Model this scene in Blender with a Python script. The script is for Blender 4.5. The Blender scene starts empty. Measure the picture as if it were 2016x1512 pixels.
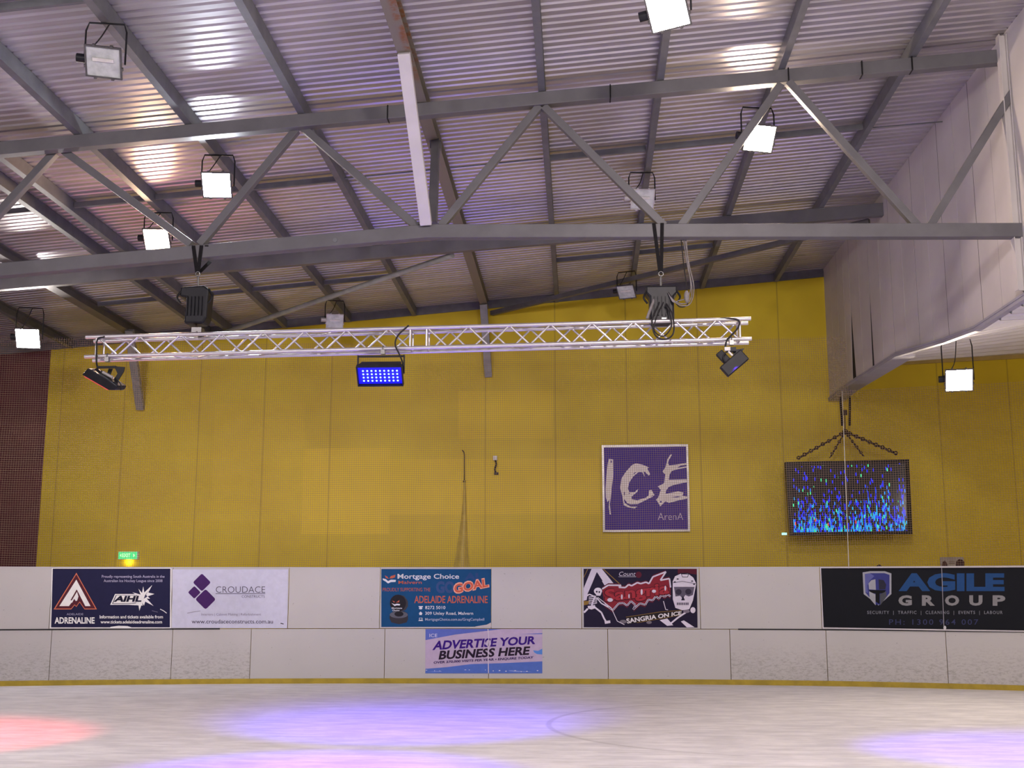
import bpy, math, random
from mathutils import Vector, Matrix
random.seed(7)
SC = bpy.context.scene
COL = SC.collection

# ------------------------------------------------------------------ camera
FPX = 2300.0                      # focal length in pixels of the 2016 px wide frame
EYE = 1.9                         # camera height above the ice
TH = math.atan(402 / FPX)         # pitch up
PSI = math.atan(132 * math.cos(TH) / FPX)   # turned a little left of the hall's axis
cam_d = bpy.data.cameras.new('camera')
cam_d.sensor_fit = 'HORIZONTAL'; cam_d.sensor_width = 36.0
cam_d.lens = FPX / 2016 * 36.0
cam_d.clip_end = 200
cam = bpy.data.objects.new('camera', cam_d); COL.objects.link(cam)
cam.location = (0, 0, EYE); cam.rotation_euler = (math.pi / 2 + TH, 0, PSI)
SC.camera = cam

# ------------------------------------------------------------------ world, exposure, out-of-view lights
SC.view_settings.view_transform = 'Standard'
SC.view_settings.look = 'None'
SC.view_settings.exposure = 0.0
SC.view_settings.gamma = 1.0
SC.view_settings.use_curve_mapping = False
W = bpy.data.worlds.new('world'); SC.world = W; W.use_nodes = True
W.node_tree.nodes['Background'].inputs[0].default_value = (1.0, 0.95, 1.0, 1)
W.node_tree.nodes['Background'].inputs[1].default_value = 0.34

def area_light(name, loc, target, power, color, size):
    d = bpy.data.lights.new(name, 'AREA'); d.energy = power; d.color = color; d.size = size
    o = bpy.data.objects.new(name, d); COL.objects.link(o); o.location = loc
    o.rotation_euler = (Vector(target) - Vector(loc)).to_track_quat('-Z', 'Y').to_euler()
    return o
# unseen lights: arena lamps overhead, plus two added far back to brighten the wall
for i, (x, y, tx, ty, pw, c) in enumerate([
        (-5.0, 5.8, -5.0, 13.0, 70, (1.0, 0.88, 0.92)), (1.8, 5.8, 2.2, 13.0, 470, (1.0, 0.88, 0.87)),
        (2.6, 6.5, 3.0, 13.0, 100, (1.0, 0.82, 0.72)), (-9.0, 6.5, -9.0, 13.5, 130, (1.0, 0.87, 0.90)),
        (-3.5, -14.0, -4.0, 26.0, 520, (1.0, 0.91, 0.91)), (-11.0, -14.0, -11.0, 26.0, 560, (1.0, 0.92, 0.90))]):
    area_light('arena_fill_light', (x, y, 7.3 if y > 0 else 6.4), (tx, ty, 4.6 if ty > 20 else 0), pw, c, 0.6)

# unseen lights added behind the roof truss to brighten the end wall, narrow beams
for x, tx, pw in ((-9.2, -9.6, 43), (-4.4, -5.0, 41), (0.3, 0.2, 21), (4.0, 4.0, 12)):
    o = area_light('wall_fill_light', (x, 15.4, 7.2), (tx, 26.2, 2.9), pw, (1.0, 0.91, 0.86), 0.45)
    o.data.spread = math.radians(62)
o = area_light('aisle_lamp_light', (9.6, 14.6, 4.4), (8.6, 23.5, 6.8), 85, (1.0, 0.92, 0.88), 0.4)

# ------------------------------------------------------------------ geometry maths (pixel -> point of a known plane)
Fv = Vector((-math.sin(PSI) * math.cos(TH), math.cos(PSI) * math.cos(TH), math.sin(TH)))
Rv = Vector((math.cos(PSI), math.sin(PSI), 0)); Uv = Rv.cross(Fv); CP = Vector((0, 0, EYE))
def ray(x, y): return Fv * FPX + Rv * (x - 1008) - Uv * (y - 756)
def at(x, y, Y): d = ray(x, y); return CP + d * (Y / d.y)
SLOPE = 0.08317
def zp(x): return 8.4175 + SLOPE * x          # underside of the purlins
SHEET = 0.2
RN = Vector((-SLOPE, 0, 1))
def onroof(x, y, off=0.0):
    d = ray(x, y); t = (8.4175 + off - CP.dot(RN)) / d.dot(RN); return CP + d * t
YW = 26.25

# ------------------------------------------------------------------ materials
def nodes_of(name):
    m = bpy.data.materials.new(name); m.use_nodes = True
    nt = m.node_tree; b = nt.nodes['Principled BSDF']
    return m, nt, b
def N(nt, t, **kw):
    n = nt.nodes.new(t)
    for k, v in kw.items(): setattr(n, k, v)
    return n
def setin(nt, n, i, v):
    if isinstance(v, bpy.types.NodeSocket): nt.links.new(v, n.inputs[i])
    else: n.inputs[i].default_value = v
def M(nt, op, a, b=0.0, c=None, clamp=False):
    n = N(nt, 'ShaderNodeMath', operation=op); n.use_clamp = clamp
    setin(nt, n, 0, a); setin(nt, n, 1, b)
    if c is not None: setin(nt, n, 2, c)
    return n.outputs[0]
def MIX(nt, f, a, b):
    n = N(nt, 'ShaderNodeMix', data_type='RGBA')
    setin(nt, n, 0, f); setin(nt, n, 6, a); setin(nt, n, 7, b)
    return n.outputs[2]
def POS(nt):
    g = N(nt, 'ShaderNodeNewGeometry'); s = N(nt, 'ShaderNodeSeparateXYZ')
    nt.links.new(g.outputs['Position'], s.inputs[0])
    return g.outputs['Position'], s.outputs[0], s.outputs[1], s.outputs[2]
def NOISE(nt, vec, scale, detail=3.0, rough=0.55):
    n = N(nt, 'ShaderNodeTexNoise'); n.inputs['Scale'].default_value = scale
    n.inputs['Detail'].default_value = detail; n.inputs['Roughness'].default_value = rough
    if vec is not None: nt.links.new(vec, n.inputs['Vector'])
    return n.outputs[0]
def SCALEV(nt, vec, s):
    n = N(nt, 'ShaderNodeMapping'); n.inputs['Scale'].default_value = s
    nt.links.new(vec, n.inputs['Vector']); return n.outputs[0]
def STEP(nt, v, lo, hi):
    n = N(nt, 'ShaderNodeMapRange', interpolation_type='SMOOTHSTEP'); n.clamp = True
    nt.links.new(v, n.inputs[0]); n.inputs[1].default_value = lo; n.inputs[2].default_value = hi
    return n.outputs[0]
def BUMP(nt, b, h, s, d=0.01):
    n = N(nt, 'ShaderNodeBump'); n.inputs['Strength'].default_value = s; n.inputs['Distance'].default_value = d
    nt.links.new(h, n.inputs['Height']); nt.links.new(n.outputs[0], b.inputs['Normal'])
def rgba(c): return (c[0], c[1], c[2], 1)
MATS = {}
def mat(name, col, rough=0.5, metal=0.0, var=0.12, scale=6.0, bump=0.0, spec=None):
    """painted / plastic / metal surface with a little procedural mottling"""
    if name in MATS: return MATS[name]
    m, nt, b = nodes_of(name)
    p, _, _, _ = POS(nt)
    n = NOISE(nt, p, scale, 4)
    f = STEP(nt, n, 0.3, 0.7)
    lo = tuple(c * (1 - var) for c in col); hi = tuple(min(1, c * (1 + var)) for c in col)
    nt.links.new(MIX(nt, f, rgba(lo), rgba(hi)), b.inputs['Base Color'])
    b.inputs['Roughness'].default_value = rough; b.inputs['Metallic'].default_value = metal
    if spec is None: spec = 0.22 if max(col) < 0.05 else 0.4
    b.inputs['Specular IOR Level'].default_value = spec
    if bump: BUMP(nt, b, NOISE(nt, p, scale * 12, 2), bump)
    MATS[name] = m; return m
def emit(name, col, strength, base=None):
    m, nt, b = nodes_of(name)
    b.inputs['Base Color'].default_value = rgba(base or col)
    b.inputs['Emission Color'].default_value = rgba(col); b.inputs['Emission Strength'].default_value = strength
    return m

STEEL = mat('grey_painted_steel', (0.115, 0.112, 0.118), 0.45, 0.0, 0.10, 3)
PURLIN = mat('dark_purlin_paint', (0.135, 0.14, 0.15), 0.5, 0.1, 0.12, 4)
OLIVE = None
WHITEPAINT = mat('white_painted_steel', (0.52, 0.50, 0.52), 0.4, 0.0, 0.05, 3)
ALU = mat('aluminium_tube', (0.56, 0.54, 0.55), 0.30, 0.7, 0.05, 8)
BLACK = mat('black_plastic', (0.010, 0.010, 0.012), 0.45, 0.0, 0.3, 10)
BLACKSTEEL = mat('black_powder_coat', (0.012, 0.012, 0.015), 0.42, 0.0, 0.2, 10)
WEB = mat('black_webbing', (0.008, 0.007, 0.008), 0.8, 0.0, 0.2, 30)
RUBBER = mat('cable_rubber', (0.02, 0.018, 0.02), 0.5, 0.0, 0.2, 20)
GREYCABLE = mat('grey_cable', (0.22, 0.2, 0.2), 0.5, 0.0, 0.2, 20)
CHROME = mat('zinc_clamp', (0.22, 0.215, 0.21), 0.35, 0.8, 0.1, 20)
HOUSING = mat('lamp_housing_grey', (0.10, 0.095, 0.095), 0.5, 0.3, 0.15, 12)
PALEHOUSING = mat('lamp_housing_pale', (0.42, 0.40, 0.39), 0.5, 0.2, 0.1, 12)
CHAIN = mat('rusty_chain', (0.045, 0.028, 0.025), 0.6, 0.4, 0.3, 40)
LENSOFF = mat('dusty_lens_glass', (0.46, 0.48, 0.47), 0.25, 0.0, 0.18, 9)

def m_roof():
    m, nt, b = nodes_of('corrugated_roof_sheet')
    p, x, y, z = POS(nt)
    n = NOISE(nt, SCALEV(nt, p, (0.25, 4.0, 1)), 2.0, 4)
    n2 = NOISE(nt, p, 0.5, 2)
    c = MIX(nt, STEP(nt, n, 0.3, 0.72), (0.44, 0.42, 0.45, 1), (0.58, 0.55, 0.59, 1))
    c = MIX(nt, STEP(nt, n2, 0.42, 0.75), c, (0.38, 0.36, 0.36, 1))
    nt.links.new(c, b.inputs['Base Color'])
    b.inputs['Metallic'].default_value = 0.6
    b.inputs['Specular IOR Level'].default_value = 0.35
    r = M(nt, 'MULTIPLY_ADD', n, 0.12, 0.24)
    nt.links.new(r, b.inputs['Roughness'])
    return m
ROOF = m_roof()

def m_ice():
    m, nt, b = nodes_of('skated_ice')
    p, x, y, z = POS(nt)
    a = NOISE(nt, SCALEV(nt, p, (0.9, 2.6, 1)), 1.6, 7, 0.66)
    s = NOISE(nt, SCALEV(nt, p, (0.35, 3.2, 1)), 4.0, 6, 0.7)
    c = MIX(nt, STEP(nt, a, 0.33, 0.66), (0.70, 0.70, 0.78, 1), (0.92, 0.915, 0.985, 1))
    c = MIX(nt, M(nt, 'MULTIPLY', STEP(nt, s, 0.50, 0.68), 0.6), c, (0.58, 0.58, 0.59, 1))
    # faint painted circle under the ice
    dx = M(nt, 'SUBTRACT', x, 2.75); dy = M(nt, 'SUBTRACT', y, 17.2)
    d = M(nt, 'SQRT', M(nt, 'ADD', M(nt, 'MULTIPLY', dx, dx), M(nt, 'MULTIPLY', dy, dy)))
    ring = M(nt, 'SUBTRACT', 1.0, STEP(nt, M(nt, 'ABSOLUTE', M(nt, 'SUBTRACT', d, 3.2)), 0.02, 0.06))
    left = STEP(nt, M(nt, 'MULTIPLY', dx, -1.0), 0.0, 1.6)
    ring = M(nt, 'MULTIPLY', M(nt, 'MULTIPLY', ring, left), 0.35)
    c = MIX(nt, ring, c, (0.36, 0.36, 0.40, 1))
    nt.links.new(c, b.inputs['Base Color'])
    nt.links.new(M(nt, 'MULTIPLY_ADD', a, 0.25, 0.30), b.inputs['Roughness'])
    b.inputs['IOR'].default_value = 1.31
    BUMP(nt, b, s, 0.12, 0.01)
    return m
ICE = m_ice()

def rect_mask(nt, x, z, x0, x1, z0, z1, e=0.02):
    a = M(nt, 'MULTIPLY', STEP(nt, x, x0 - e, x0 + e), M(nt, 'SUBTRACT', 1.0, STEP(nt, x, x1 - e, x1 + e)))
    b = M(nt, 'MULTIPLY', STEP(nt, z, z0 - e, z0 + e), M(nt, 'SUBTRACT', 1.0, STEP(nt, z, z1 - e, z1 + e)))
    return M(nt, 'MULTIPLY', a, b)
def m_wall():
    m, nt, b = nodes_of('yellow_wall_panels')
    p, x, y, z = POS(nt)
    n = NOISE(nt, p, 0.6, 3); n2 = NOISE(nt, SCALEV(nt, p, (1, 1, 0.25)), 2.2, 4)
    c = MIX(nt, STEP(nt, n, 0.35, 0.7), (0.61, 0.440, 0.004, 1), (0.68, 0.505, 0.006, 1))
    c = MIX(nt, M(nt, 'MULTIPLY', STEP(nt, n2, 0.5, 0.8), 0.25), c, (0.56, 0.39, 0.012, 1))
    # paint that stayed fresher where boards used to hang
    fresh = (0.78, 0.55, 0.010, 1)
    for r, k in (((-2.71, -0.56, 5.24, 6.34), 0.5), ((-6.25, -4.25, 3.10, 5.04), 0.65), ((-4.25, 0.48, 3.53, 4.78), 0.5),
                 ((-8.35, -6.25, 3.4, 6.1), 0.22)):
        c = MIX(nt, M(nt, 'MULTIPLY', rect_mask(nt, x, z, *r), k), c, fresh)
    # panel joints
    for sx in (-12.0, -10.5, -8.72, -7.2, -5.65, -2.09, -0.5, 1.12, 2.75, 4.58, 8.05, 9.6):
        l = M(nt, 'SUBTRACT', 1.0, STEP(nt, M(nt, 'ABSOLUTE', M(nt, 'SUBTRACT', x, sx)), 0.006, 0.022))
        c = MIX(nt, M(nt, 'MULTIPLY', l, 0.45), c, (0.22, 0.14, 0.015, 1))
    nt.links.new(c, b.inputs['Base Color']); b.inputs['Roughness'].default_value = 0.6
    return m
WALL = m_wall()
MAROON = mat('maroon_wall_paint', (0.085, 0.014, 0.022), 0.6, 0, 0.15, 1.5)
TRIMYEL = mat('dull_yellow_trim', (0.42, 0.30, 0.08), 0.5, 0, 0.1, 2)

def m_board(name, scuff):
    m, nt, b = nodes_of(name)
    p, x, y, z = POS(nt)
    n = NOISE(nt, p, 0.9, 3)
    c = MIX(nt, n, (0.49, 0.475, 0.475, 1), (0.56, 0.54, 0.54, 1))
    if scuff:
        s = NOISE(nt, SCALEV(nt, p, (1.0, 1.0, 2.4)), 11.0, 9, 0.8)
        h = M(nt, 'SUBTRACT', 1.0, STEP(nt, z, 0.25, 0.95))
        k = M(nt, 'MULTIPLY', STEP(nt, s, 0.46, 0.62), h)
        c = MIX(nt, M(nt, 'MULTIPLY', k, 0.62), c, (0.27, 0.25, 0.235, 1))
    sp = NOISE(nt, p, 22.0, 2)
    c = MIX(nt, M(nt, 'MULTIPLY', STEP(nt, sp, 0.72, 0.76), 0.55), c, (0.22, 0.20, 0.19, 1))
    nt.links.new(c, b.inputs['Base Color']); b.inputs['Roughness'].default_value = 0.38
    return m
BOARD = m_board('white_board_plastic', False); SCUFFED = m_board('scuffed_board_plastic', True)
KICK = mat('yellow_kick_strip', (0.40, 0.29, 0.02), 0.45, 0, 0.15, 4)
PANELW = mat('white_wall_sheet', (0.52, 0.49, 0.475), 0.55, 0, 0.07, 0.8)
SOFFIT = mat('grey_violet_soffit', (0.30, 0.29, 0.33), 0.5, 0, 0.08, 2)
DARKGAP = mat('dark_gap', (0.02, 0.018, 0.018), 0.8, 0, 0.2, 3)
def m_rust():
    m, nt, b = nodes_of('rusty_beam_paint')
    p, x, y, z = POS(nt)
    n = NOISE(nt, p, 5.0, 6, 0.65)
    near = M(nt, 'SUBTRACT', 1.0, STEP(nt, y, 13.4, 14.2))
    edge = M(nt, 'SUBTRACT', 1.0, STEP(nt, M(nt, 'ABSOLUTE', M(nt, 'ADD', x, 1.97)), 0.02, 0.09))
    k = M(nt, 'MULTIPLY', M(nt, 'MULTIPLY', STEP(nt, n, 0.42, 0.6), near), edge)
    c = MIX(nt, k, (0.19, 0.17, 0.14, 1), (0.20, 0.075, 0.02, 1))
    nt.links.new(c, b.inputs['Base Color']); b.inputs['Roughness'].default_value = 0.55
    return m
RUSTBEAM = m_rust()

# ------------------------------------------------------------------ mesh builder
def tag(o, label=None, cat=None, group=None, kind=None):
    if label: o['label'] = label
    if cat: o['category'] = cat
    if group: o['group'] = group
    if kind: o['kind'] = kind
    return o
BASE = {}
class MB:
    def __init__(s): s.v = []; s.f = []; s.mi = []; s.sm = []; s.cur = 0
    def add(s, vs, fs, smooth=False, T=None):
        o = len(s.v)
        for p in vs:
            p = Vector(p); s.v.append(T @ p if T is not None else p)
        for f in fs: s.f.append([o + i for i in f]); s.mi.append(s.cur); s.sm.append(smooth)
        return s
    def box(s, c, d, T=None):
        x, y, z = c; a, b, e = d[0] / 2, d[1] / 2, d[2] / 2
        vs = [(x + i * a, y + j * b, z + k * e) for i in (-1, 1) for j in (-1, 1) for k in (-1, 1)]
        fs = [(0, 1, 3, 2), (4, 6, 7, 5), (0, 4, 5, 1), (2, 3, 7, 6), (0, 2, 6, 4), (1, 5, 7, 3)]
        return s.add(vs, fs, T=T)
    def beam(s, p0, p1, w, h, up=(0, 0, 1)):
        p0, p1 = Vector(p0), Vector(p1); d = (p1 - p0).normalized(); up = Vector(up)
        side = d.cross(up).normalized(); u = side.cross(d)
        vs = []
        for p in (p0, p1):
            for a, b in ((-1, -1), (1, -1), (1, 1), (-1, 1)): vs.append(p + side * (a * w / 2) + u * (b * h / 2))
        return s.add(vs, [(3, 2, 1, 0), (4, 5, 6, 7), (0, 1, 5, 4), (1, 2, 6, 5), (2, 3, 7, 6), (3, 0, 4, 7)])
    def prism(s, poly, p0, p1, ax, ay):
        """extrude a 2-D polygon (in axes ax, ay) from p0 to p1"""
        ax, ay = Vector(ax), Vector(ay); n = len(poly); vs = []
        for p in (p0, p1):
            for a, b in poly: vs.append(Vector(p) + ax * a + ay * b)
        fs = [tuple(range(n - 1, -1, -1)), tuple(range(n, 2 * n))] + [(i, (i + 1) % n, n + (i + 1) % n, n + i) for i in range(n)]
        return s.add(vs, fs)
    def tube(s, pts, r, n=8, T=None):
        pts = [Vector(p) for p in pts]; vs = []; fs = []; u = None
        for i, p in enumerate(pts):
            d = (pts[min(i + 1, len(pts) - 1)] - pts[max(i - 1, 0)])
            d = d.normalized() if d.length > 1e-9 else Vector((0, 0, 1))
            if u is None:
                u = d.orthogonal().normalized()
            u = (u - d * u.dot(d)); u = u.normalized() if u.length > 1e-6 else d.orthogonal().normalized()
            w = d.cross(u)
            rr = r[i] if isinstance(r, (list, tuple)) else r
            for k in range(n):
                a = 2 * math.pi * k / n; vs.append(p + (u * math.cos(a) + w * math.sin(a)) * rr)
        for i in range(len(pts) - 1):
            for k in range(n): fs.append((i * n + k, i * n + (k + 1) % n, (i + 1) * n + (k + 1) % n, (i + 1) * n + k))
        s.add(vs, fs, True, T)
        e = (len(pts) - 1) * n
        s.add([vs[k] for k in range(n)], [tuple(range(n - 1, -1, -1))], False, T)
        s.add([vs[e + k] for k in range(n)], [tuple(range(n))], False, T)
        return s
    def ring(s, c, R, r, axis, n=16, m=6, sq=1.0):
        ax = Vector(axis).normalized(); u = ax.orthogonal().normalized(); w = ax.cross(u); vs = []; fs = []
        for i in range(n):
            a = 2 * math.pi * i / n; dr = u * math.cos(a) + w * math.sin(a) * sq
            for k in range(m):
                b = 2 * math.pi * k / m; vs.append(Vector(c) + dr * R + (dr * math.cos(b) + ax * math.sin(b)) * r)
        for i in range(n):
            for k in range(m): fs.append((i * m + k, ((i + 1) % n) * m + k, ((i + 1) % n) * m + (k + 1) % m, i * m + (k + 1) % m))
        return s.add(vs, fs, True)
    def blob(s, c, r, n=12, m=8, T=None):
        vs = []; fs = []
        for i in range(m + 1):
            t = math.pi * i / m
            for k in range(n):
                a = 2 * math.pi * k / n
                vs.append((c[0] + r[0] * math.sin(t) * math.cos(a), c[1] + r[1] * math.sin(t) * math.sin(a), c[2] + r[2] * math.cos(t)))
        for i in range(m):
            for k in range(n): fs.append((i * n + k, (i + 1) * n + k, (i + 1) * n + (k + 1) % n, i * n + (k + 1) % n))
        return s.add(vs, fs, True, T)
    def build(s, name, mats, parent=None, base=None, bevel=0.0, label=None):
        """link as ONE mesh object; world-space verts are stored relative to the thing's base"""
        if parent is not None: b = BASE[parent.name]
        else:
            if base is None:
                xs = [v.x for v in s.v]; ys = [v.y for v in s.v]
                base = ((min(xs) + max(xs)) / 2, (min(ys) + max(ys)) / 2, min(v.z for v in s.v))
            b = Vector(base)
        me = bpy.data.meshes.new(name)
        me.from_pydata([v - b for v in s.v], [], s.f)
        ms = mats if isinstance(mats, (list, tuple)) else [mats]
        for mm in ms: me.materials.append(mm)
        me.polygons.foreach_set('material_index', s.mi); me.polygons.foreach_set('use_smooth', s.sm)
        me.update()
        o = bpy.data.objects.new(name, me); COL.objects.link(o)
        BASE[o.name] = b
        if parent is not None: o.parent = parent
        else: o.location = b
        if bevel:
            md = o.modifiers.new('bevel', 'BEVEL'); md.width = bevel; md.segments = 2; md.limit_method = 'ANGLE'
        if label: o['label'] = label
        return o
def thing(name, loc, label, cat, group=None):
    o = bpy.data.objects.new(name, None); COL.objects.link(o); o.location = loc; o.empty_display_size = 0.1
    BASE[o.name] = Vector(loc)
    return tag(o, label, cat, group)
def struct(mb, name, m, base=(0, 0, 0)): return tag(mb.build(name, m, base=base), kind='structure')
def smooth(pts, k=6):
    """Catmull-Rom through points"""
    P = [Vector(p) for p in pts]; P = [P[0] * 2 - P[1]] + P + [P[-1] * 2 - P[-2]]; out = []
    for i in range(1, len(P) - 2):
        a, b, c, d = P[i - 1:i + 3]
        for j in range(k):
            t = j / k
            out.append(0.5 * ((2 * b) + (c - a) * t + (2 * a - 5 * b + 4 * c - d) * t * t + (3 * b - a - 3 * c + d) * t ** 3))
    out.append(P[-2]); return out

# ------------------------------------------------------------------ the shell
XL, XR, YN = -19.0, 13.5, -5.0
BX = 5.65                                   # the white side wall that comes down from the roof
b = MB(); b.add([(XL, YN, 0), (XR, YN, 0), (XR, YW, 0), (XL, YW, 0)], [(0, 1, 2, 3)]); struct(b, 'floor', ICE)
b = MB(); ztop = lambda x: zp(min(x, BX)) + SHEET
b.prism([(-12.33, 0), (XR, 0), (XR, 7.0), (BX + 0.2, 7.0), (BX + 0.2, ztop(BX)), (-12.33, ztop(-12.33))], (0, YW, 0), (0, YW + 0.2, 0), (1, 0, 0), (0, 0, 1))
struct(b, 'wall_back', WALL)
b = MB(); b.prism([(XL, 0), (-12.33, 0), (-12.33, ztop(-12.33)), (XL, ztop(XL))], (0, YW, 0), (0, YW + 0.2, 0), (1, 0, 0), (0, 0, 1))
struct(b, 'wall_back_left', MAROON)
b = MB(); b.box((XL - 0.1, 15, 3.6), (0.2, 22.9, 7.2)); struct(b, 'wall_left', MAROON)

# corrugated roof: trapezoid ribs run across the hall, one every 0.16 m
def corrugated(Y0, Y1, x0, x1, zf, rib=0.036, pitch=0.1605, th=0.012):
    prof = []; y = Y0
    while y < Y1 - pitch:
        prof += [(y, 0), (y + 0.60 * pitch, 0), (y + 0.66 * pitch, rib), (y + 0.75 * pitch, rib), (y + 0.985 * pitch, 0)]
        y += pitch
    prof.append((Y1, 0))
    mb = MB(); vs = []; n = len(prof); xs = [x0, x1] if not isinstance(x0, list) else x0
    for off in (0, th):
        for x in xs:
            for (yy, zz) in prof: vs.append((x, yy, zf(x, yy) + zz + off))
    k = len(xs); fs = []
    for i in range(k - 1):
        for j in range(n - 1):
            q = (i * n + j, i * n + j + 1, (i + 1) * n + j + 1, (i + 1) * n + j)
            fs.append(q); fs.append(tuple(k * n + w for w in reversed(q)))
    mb.add(vs, fs); return mb
struct(corrugated(3.5, YW, XL, BX + 0.1, lambda x, y: zp(x) + SHEET), 'ceiling', ROOF)
# grey closure strip where the roof meets the yellow wall
b = MB(); b.beam((XL, YW - 0.02, zp(XL) + 0.12), (BX, YW - 0.02, zp(BX) + 0.12), 0.03, 0.2)
tag(b.build('trim_1', mat('grey_flashing', (0.13, 0.125, 0.135), 0.5)), kind='structure')

# white sheeted side wall (bulkhead) hanging from the roof edge
def bulk_bottom(y):
    T = [(3.0, 5.53), (16.5, 5.53), (17.9, 5.66), (20.6, 5.98), (22.5, 6.03), (24.9, 6.10), (26.25, 6.07)]
    for (a, za), (c, zc) in zip(T, T[1:]):
        if a <= y <= c: return za + (zc - za) * (y - a) / (c - a)
    return T[-1][1]
b = MB()
seams = [26.24, 24.95, 23.80, 22.25, 20.70, 19.20, 17.70, 16.20, 14.70, 13.2, 11.7, 10.2, 8.7, 7.2, 5.7, 4.2]
for i in range(len(seams) - 1):
    y1, y0 = seams[i], seams[i + 1]
    ym = (y0 + y1) / 2
    for (a, c) in ((y0, ym), (ym, y1)):
        g0 = 0.011 if a == y0 else 0.005; g1 = 0.011 if c == y1 else 0.005
        k0 = 0.14 if a == 23.80 else (0.06 if a == 22.25 else 0)     # sheets sprung open at the bottom
        k1 = 0.14 if c == 23.80 else (0.06 if c == 22.25 else 0)
        zt = zp(BX) + SHEET
        mid = 0.0
        poly = [(a + g0 + k0, bulk_bottom(a)), (c - g1 - k1, bulk_bottom(c)), (c - g1, bulk_bottom(c) + 1.5), (c - g1, zt), (a + g0, zt), (a + g0, bulk_bottom(a) + 1.5)]
        b.prism(poly, (BX, 0, 0), (BX + 0.003, 0, 0), (0, 1, 0), (0, 0, 1))
struct(b, 'wall_right', PANELW)
b = MB(); ys = [4.2, 10, 16.5, 17.9, 20.6, 24.9, 26.2]
for y0, y1 in zip(ys, ys[1:]):
    b.prism([(y0, bulk_bottom(y0) + 0.02), (y1, bulk_bottom(y1) + 0.02), (y1, zp(BX) + SHEET), (y0, zp(BX) + SHEET)], (BX + 0.008, 0, 0), (BX + 0.03, 0, 0), (0, 1, 0), (0, 0, 1))
tag(b.build('gap_backing', DARKGAP), kind='structure')  # near-black sheet behind the wall sheets, shade of the open gaps in its colour
b = MB()
for y0, y1 in zip(ys, ys[1:]):
    for (zo0, zo1, xa, xb) in ((-0.05, 0.0, BX - 0.03, BX + (0.32 if y1 > 20.6 else 0.06)), (0.0, 0.03, BX - 0.04, BX + 0.05)):
        vs = []
        for x in (xa, xb):
            for y in (y0, y1):
                for zo in (zo0, zo1): vs.append((x, y, bulk_bottom(y) + zo))
        b.add(vs, [(0, 1, 3, 2), (4, 6, 7, 5), (0, 4, 5, 1), (2, 3, 7, 6), (0, 2, 6, 4), (1, 5, 7, 3)])
tag(b.build('trim_3', SOFFIT), kind='structure')
# lower corrugated ceiling over the side aisle
def aisle(x, y):
    m_ = 0.24 - 0.19 * (y - 15.9) / 10.3
    return 5.55 + 0.125 * (y - 15.9) + m_ * (x - BX - 0.05)
AISLE = mat('white_aisle_sheet', (0.66, 0.64, 0.66), 0.33, 0.3, 0.05, 2)
struct(corrugated(15.9, YW, [BX + 0.05, 9.5, XR], None, aisle, -0.07, 0.75), 'ceiling_aisle', AISLE)
struct(corrugated(4.2, 15.85, BX + 0.05, XR, lambda x, y: 5.50 + 0.02 * (x - BX), -0.05, 0.4), 'ceiling_aisle_near', AISLE)
b = MB(); b.beam((BX + 0.1, YW - 0.03, 6.86), (XR, YW - 0.03, 7.2), 0.05, 0.17)
tag(b.build('trim_4', TRIMYEL), kind='structure')
b = MB(); b.box((XR + 0.1, 15, 3.7), (0.2, 22.9, 7.4)); struct(b, 'wall_aisle', WALL)

# ------------------------------------------------------------------ purlins and long beams
def purlin(x0, x1, label, flip=1, y0=4.2, y1=YW - 0.05):
    """lipped C section, underside on the purlin plane, x at Y=11.5 and at the end wall"""
    mb = MB(); xx = lambda y: x0 + (x1 - x0) * (y - 11.5) / (YW - 11.5)
    t = 0.006; h = SHEET - 0.004; w = 0.092 * flip
    poly = [(0, 0), (w, 0), (w, 0.022), (w - t * flip, 0.022), (w - t * flip, t), (t * flip, t), (t * flip, h - t), (w, h - t), (w, h), (0, h)]
    if flip < 0: poly = poly[::-1]
    pa = (xx(y0), y0, zp(xx(y0))); pb = (xx(y1), y1, zp(xx(y1)))
    mb.prism(poly, pa, pb, (1, 0, SLOPE), (0, 0, 1))
    return tag(mb.build('purlin', PURLIN), label, 'purlin', 'roof purlins')
PL = [(-11.35, -11.87, 'dark grey purlin farthest left under the roof, left of the wide left-hand roof beam', 1),
      (-8.35, -8.52, 'left one of the close pair of purlins right of the wide left-hand roof beam', -1),
      (-7.85, -8.02, 'right one of the close pair of purlins right of the wide left-hand roof beam', -1),
      (-6.55, -6.72, 'dark roof purlin carrying the lit orange flood lamp', -1),
      (-5.06, -5.22, 'dark roof purlin carrying the blue-white lamp and the unlit lamp at the upper left', -1),
      (-3.55, -3.70, 'dark roof purlin next to the rusty centre beam on its left', -1),
      (-0.47, -0.49, 'dark roof purlin next to the rusty centre beam on its right', 1),
      (1.06, 1.22, 'grey roof purlin carrying the lamp at the top edge of the photo', 1),
      (2.65, 2.84, 'grey roof purlin carrying the lit warm lamp right of centre', 1),
      (4.38, 4.52, 'grey roof purlin nearest the white side wall', 1)]
for x0, x1, l, fl in PL: purlin(x0, x1, l, fl)
def ibeam(x0, x1, w, m, label, name='roof_beam', y0=4.2, y1=YW - 0.05):
    mb = MB(); xx = lambda y: x0 + (x1 - x0) * (y - 11.5) / (YW - 11.5)
    h = SHEET - 0.004; t = 0.014; a = w / 2
    poly = [(-a, 0), (a, 0), (a, t), (t, t), (t, h - t), (a, h - t), (a, h), (-a, h), (-a, h - t), (-t, h - t), (-t, t), (-a, t)]
    mb.prism(poly, (xx(y0), y0, zp(xx(y0))), (xx(y1), y1, zp(xx(y1))), (1, 0, SLOPE), (0, 0, 1))
    return tag(mb.build(name, m), label, 'beam', 'long roof beams')
ibeam(-2.03, -2.10, 0.17, RUSTBEAM, 'brownish centre roof beam with rust on its near lower edge')
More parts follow.
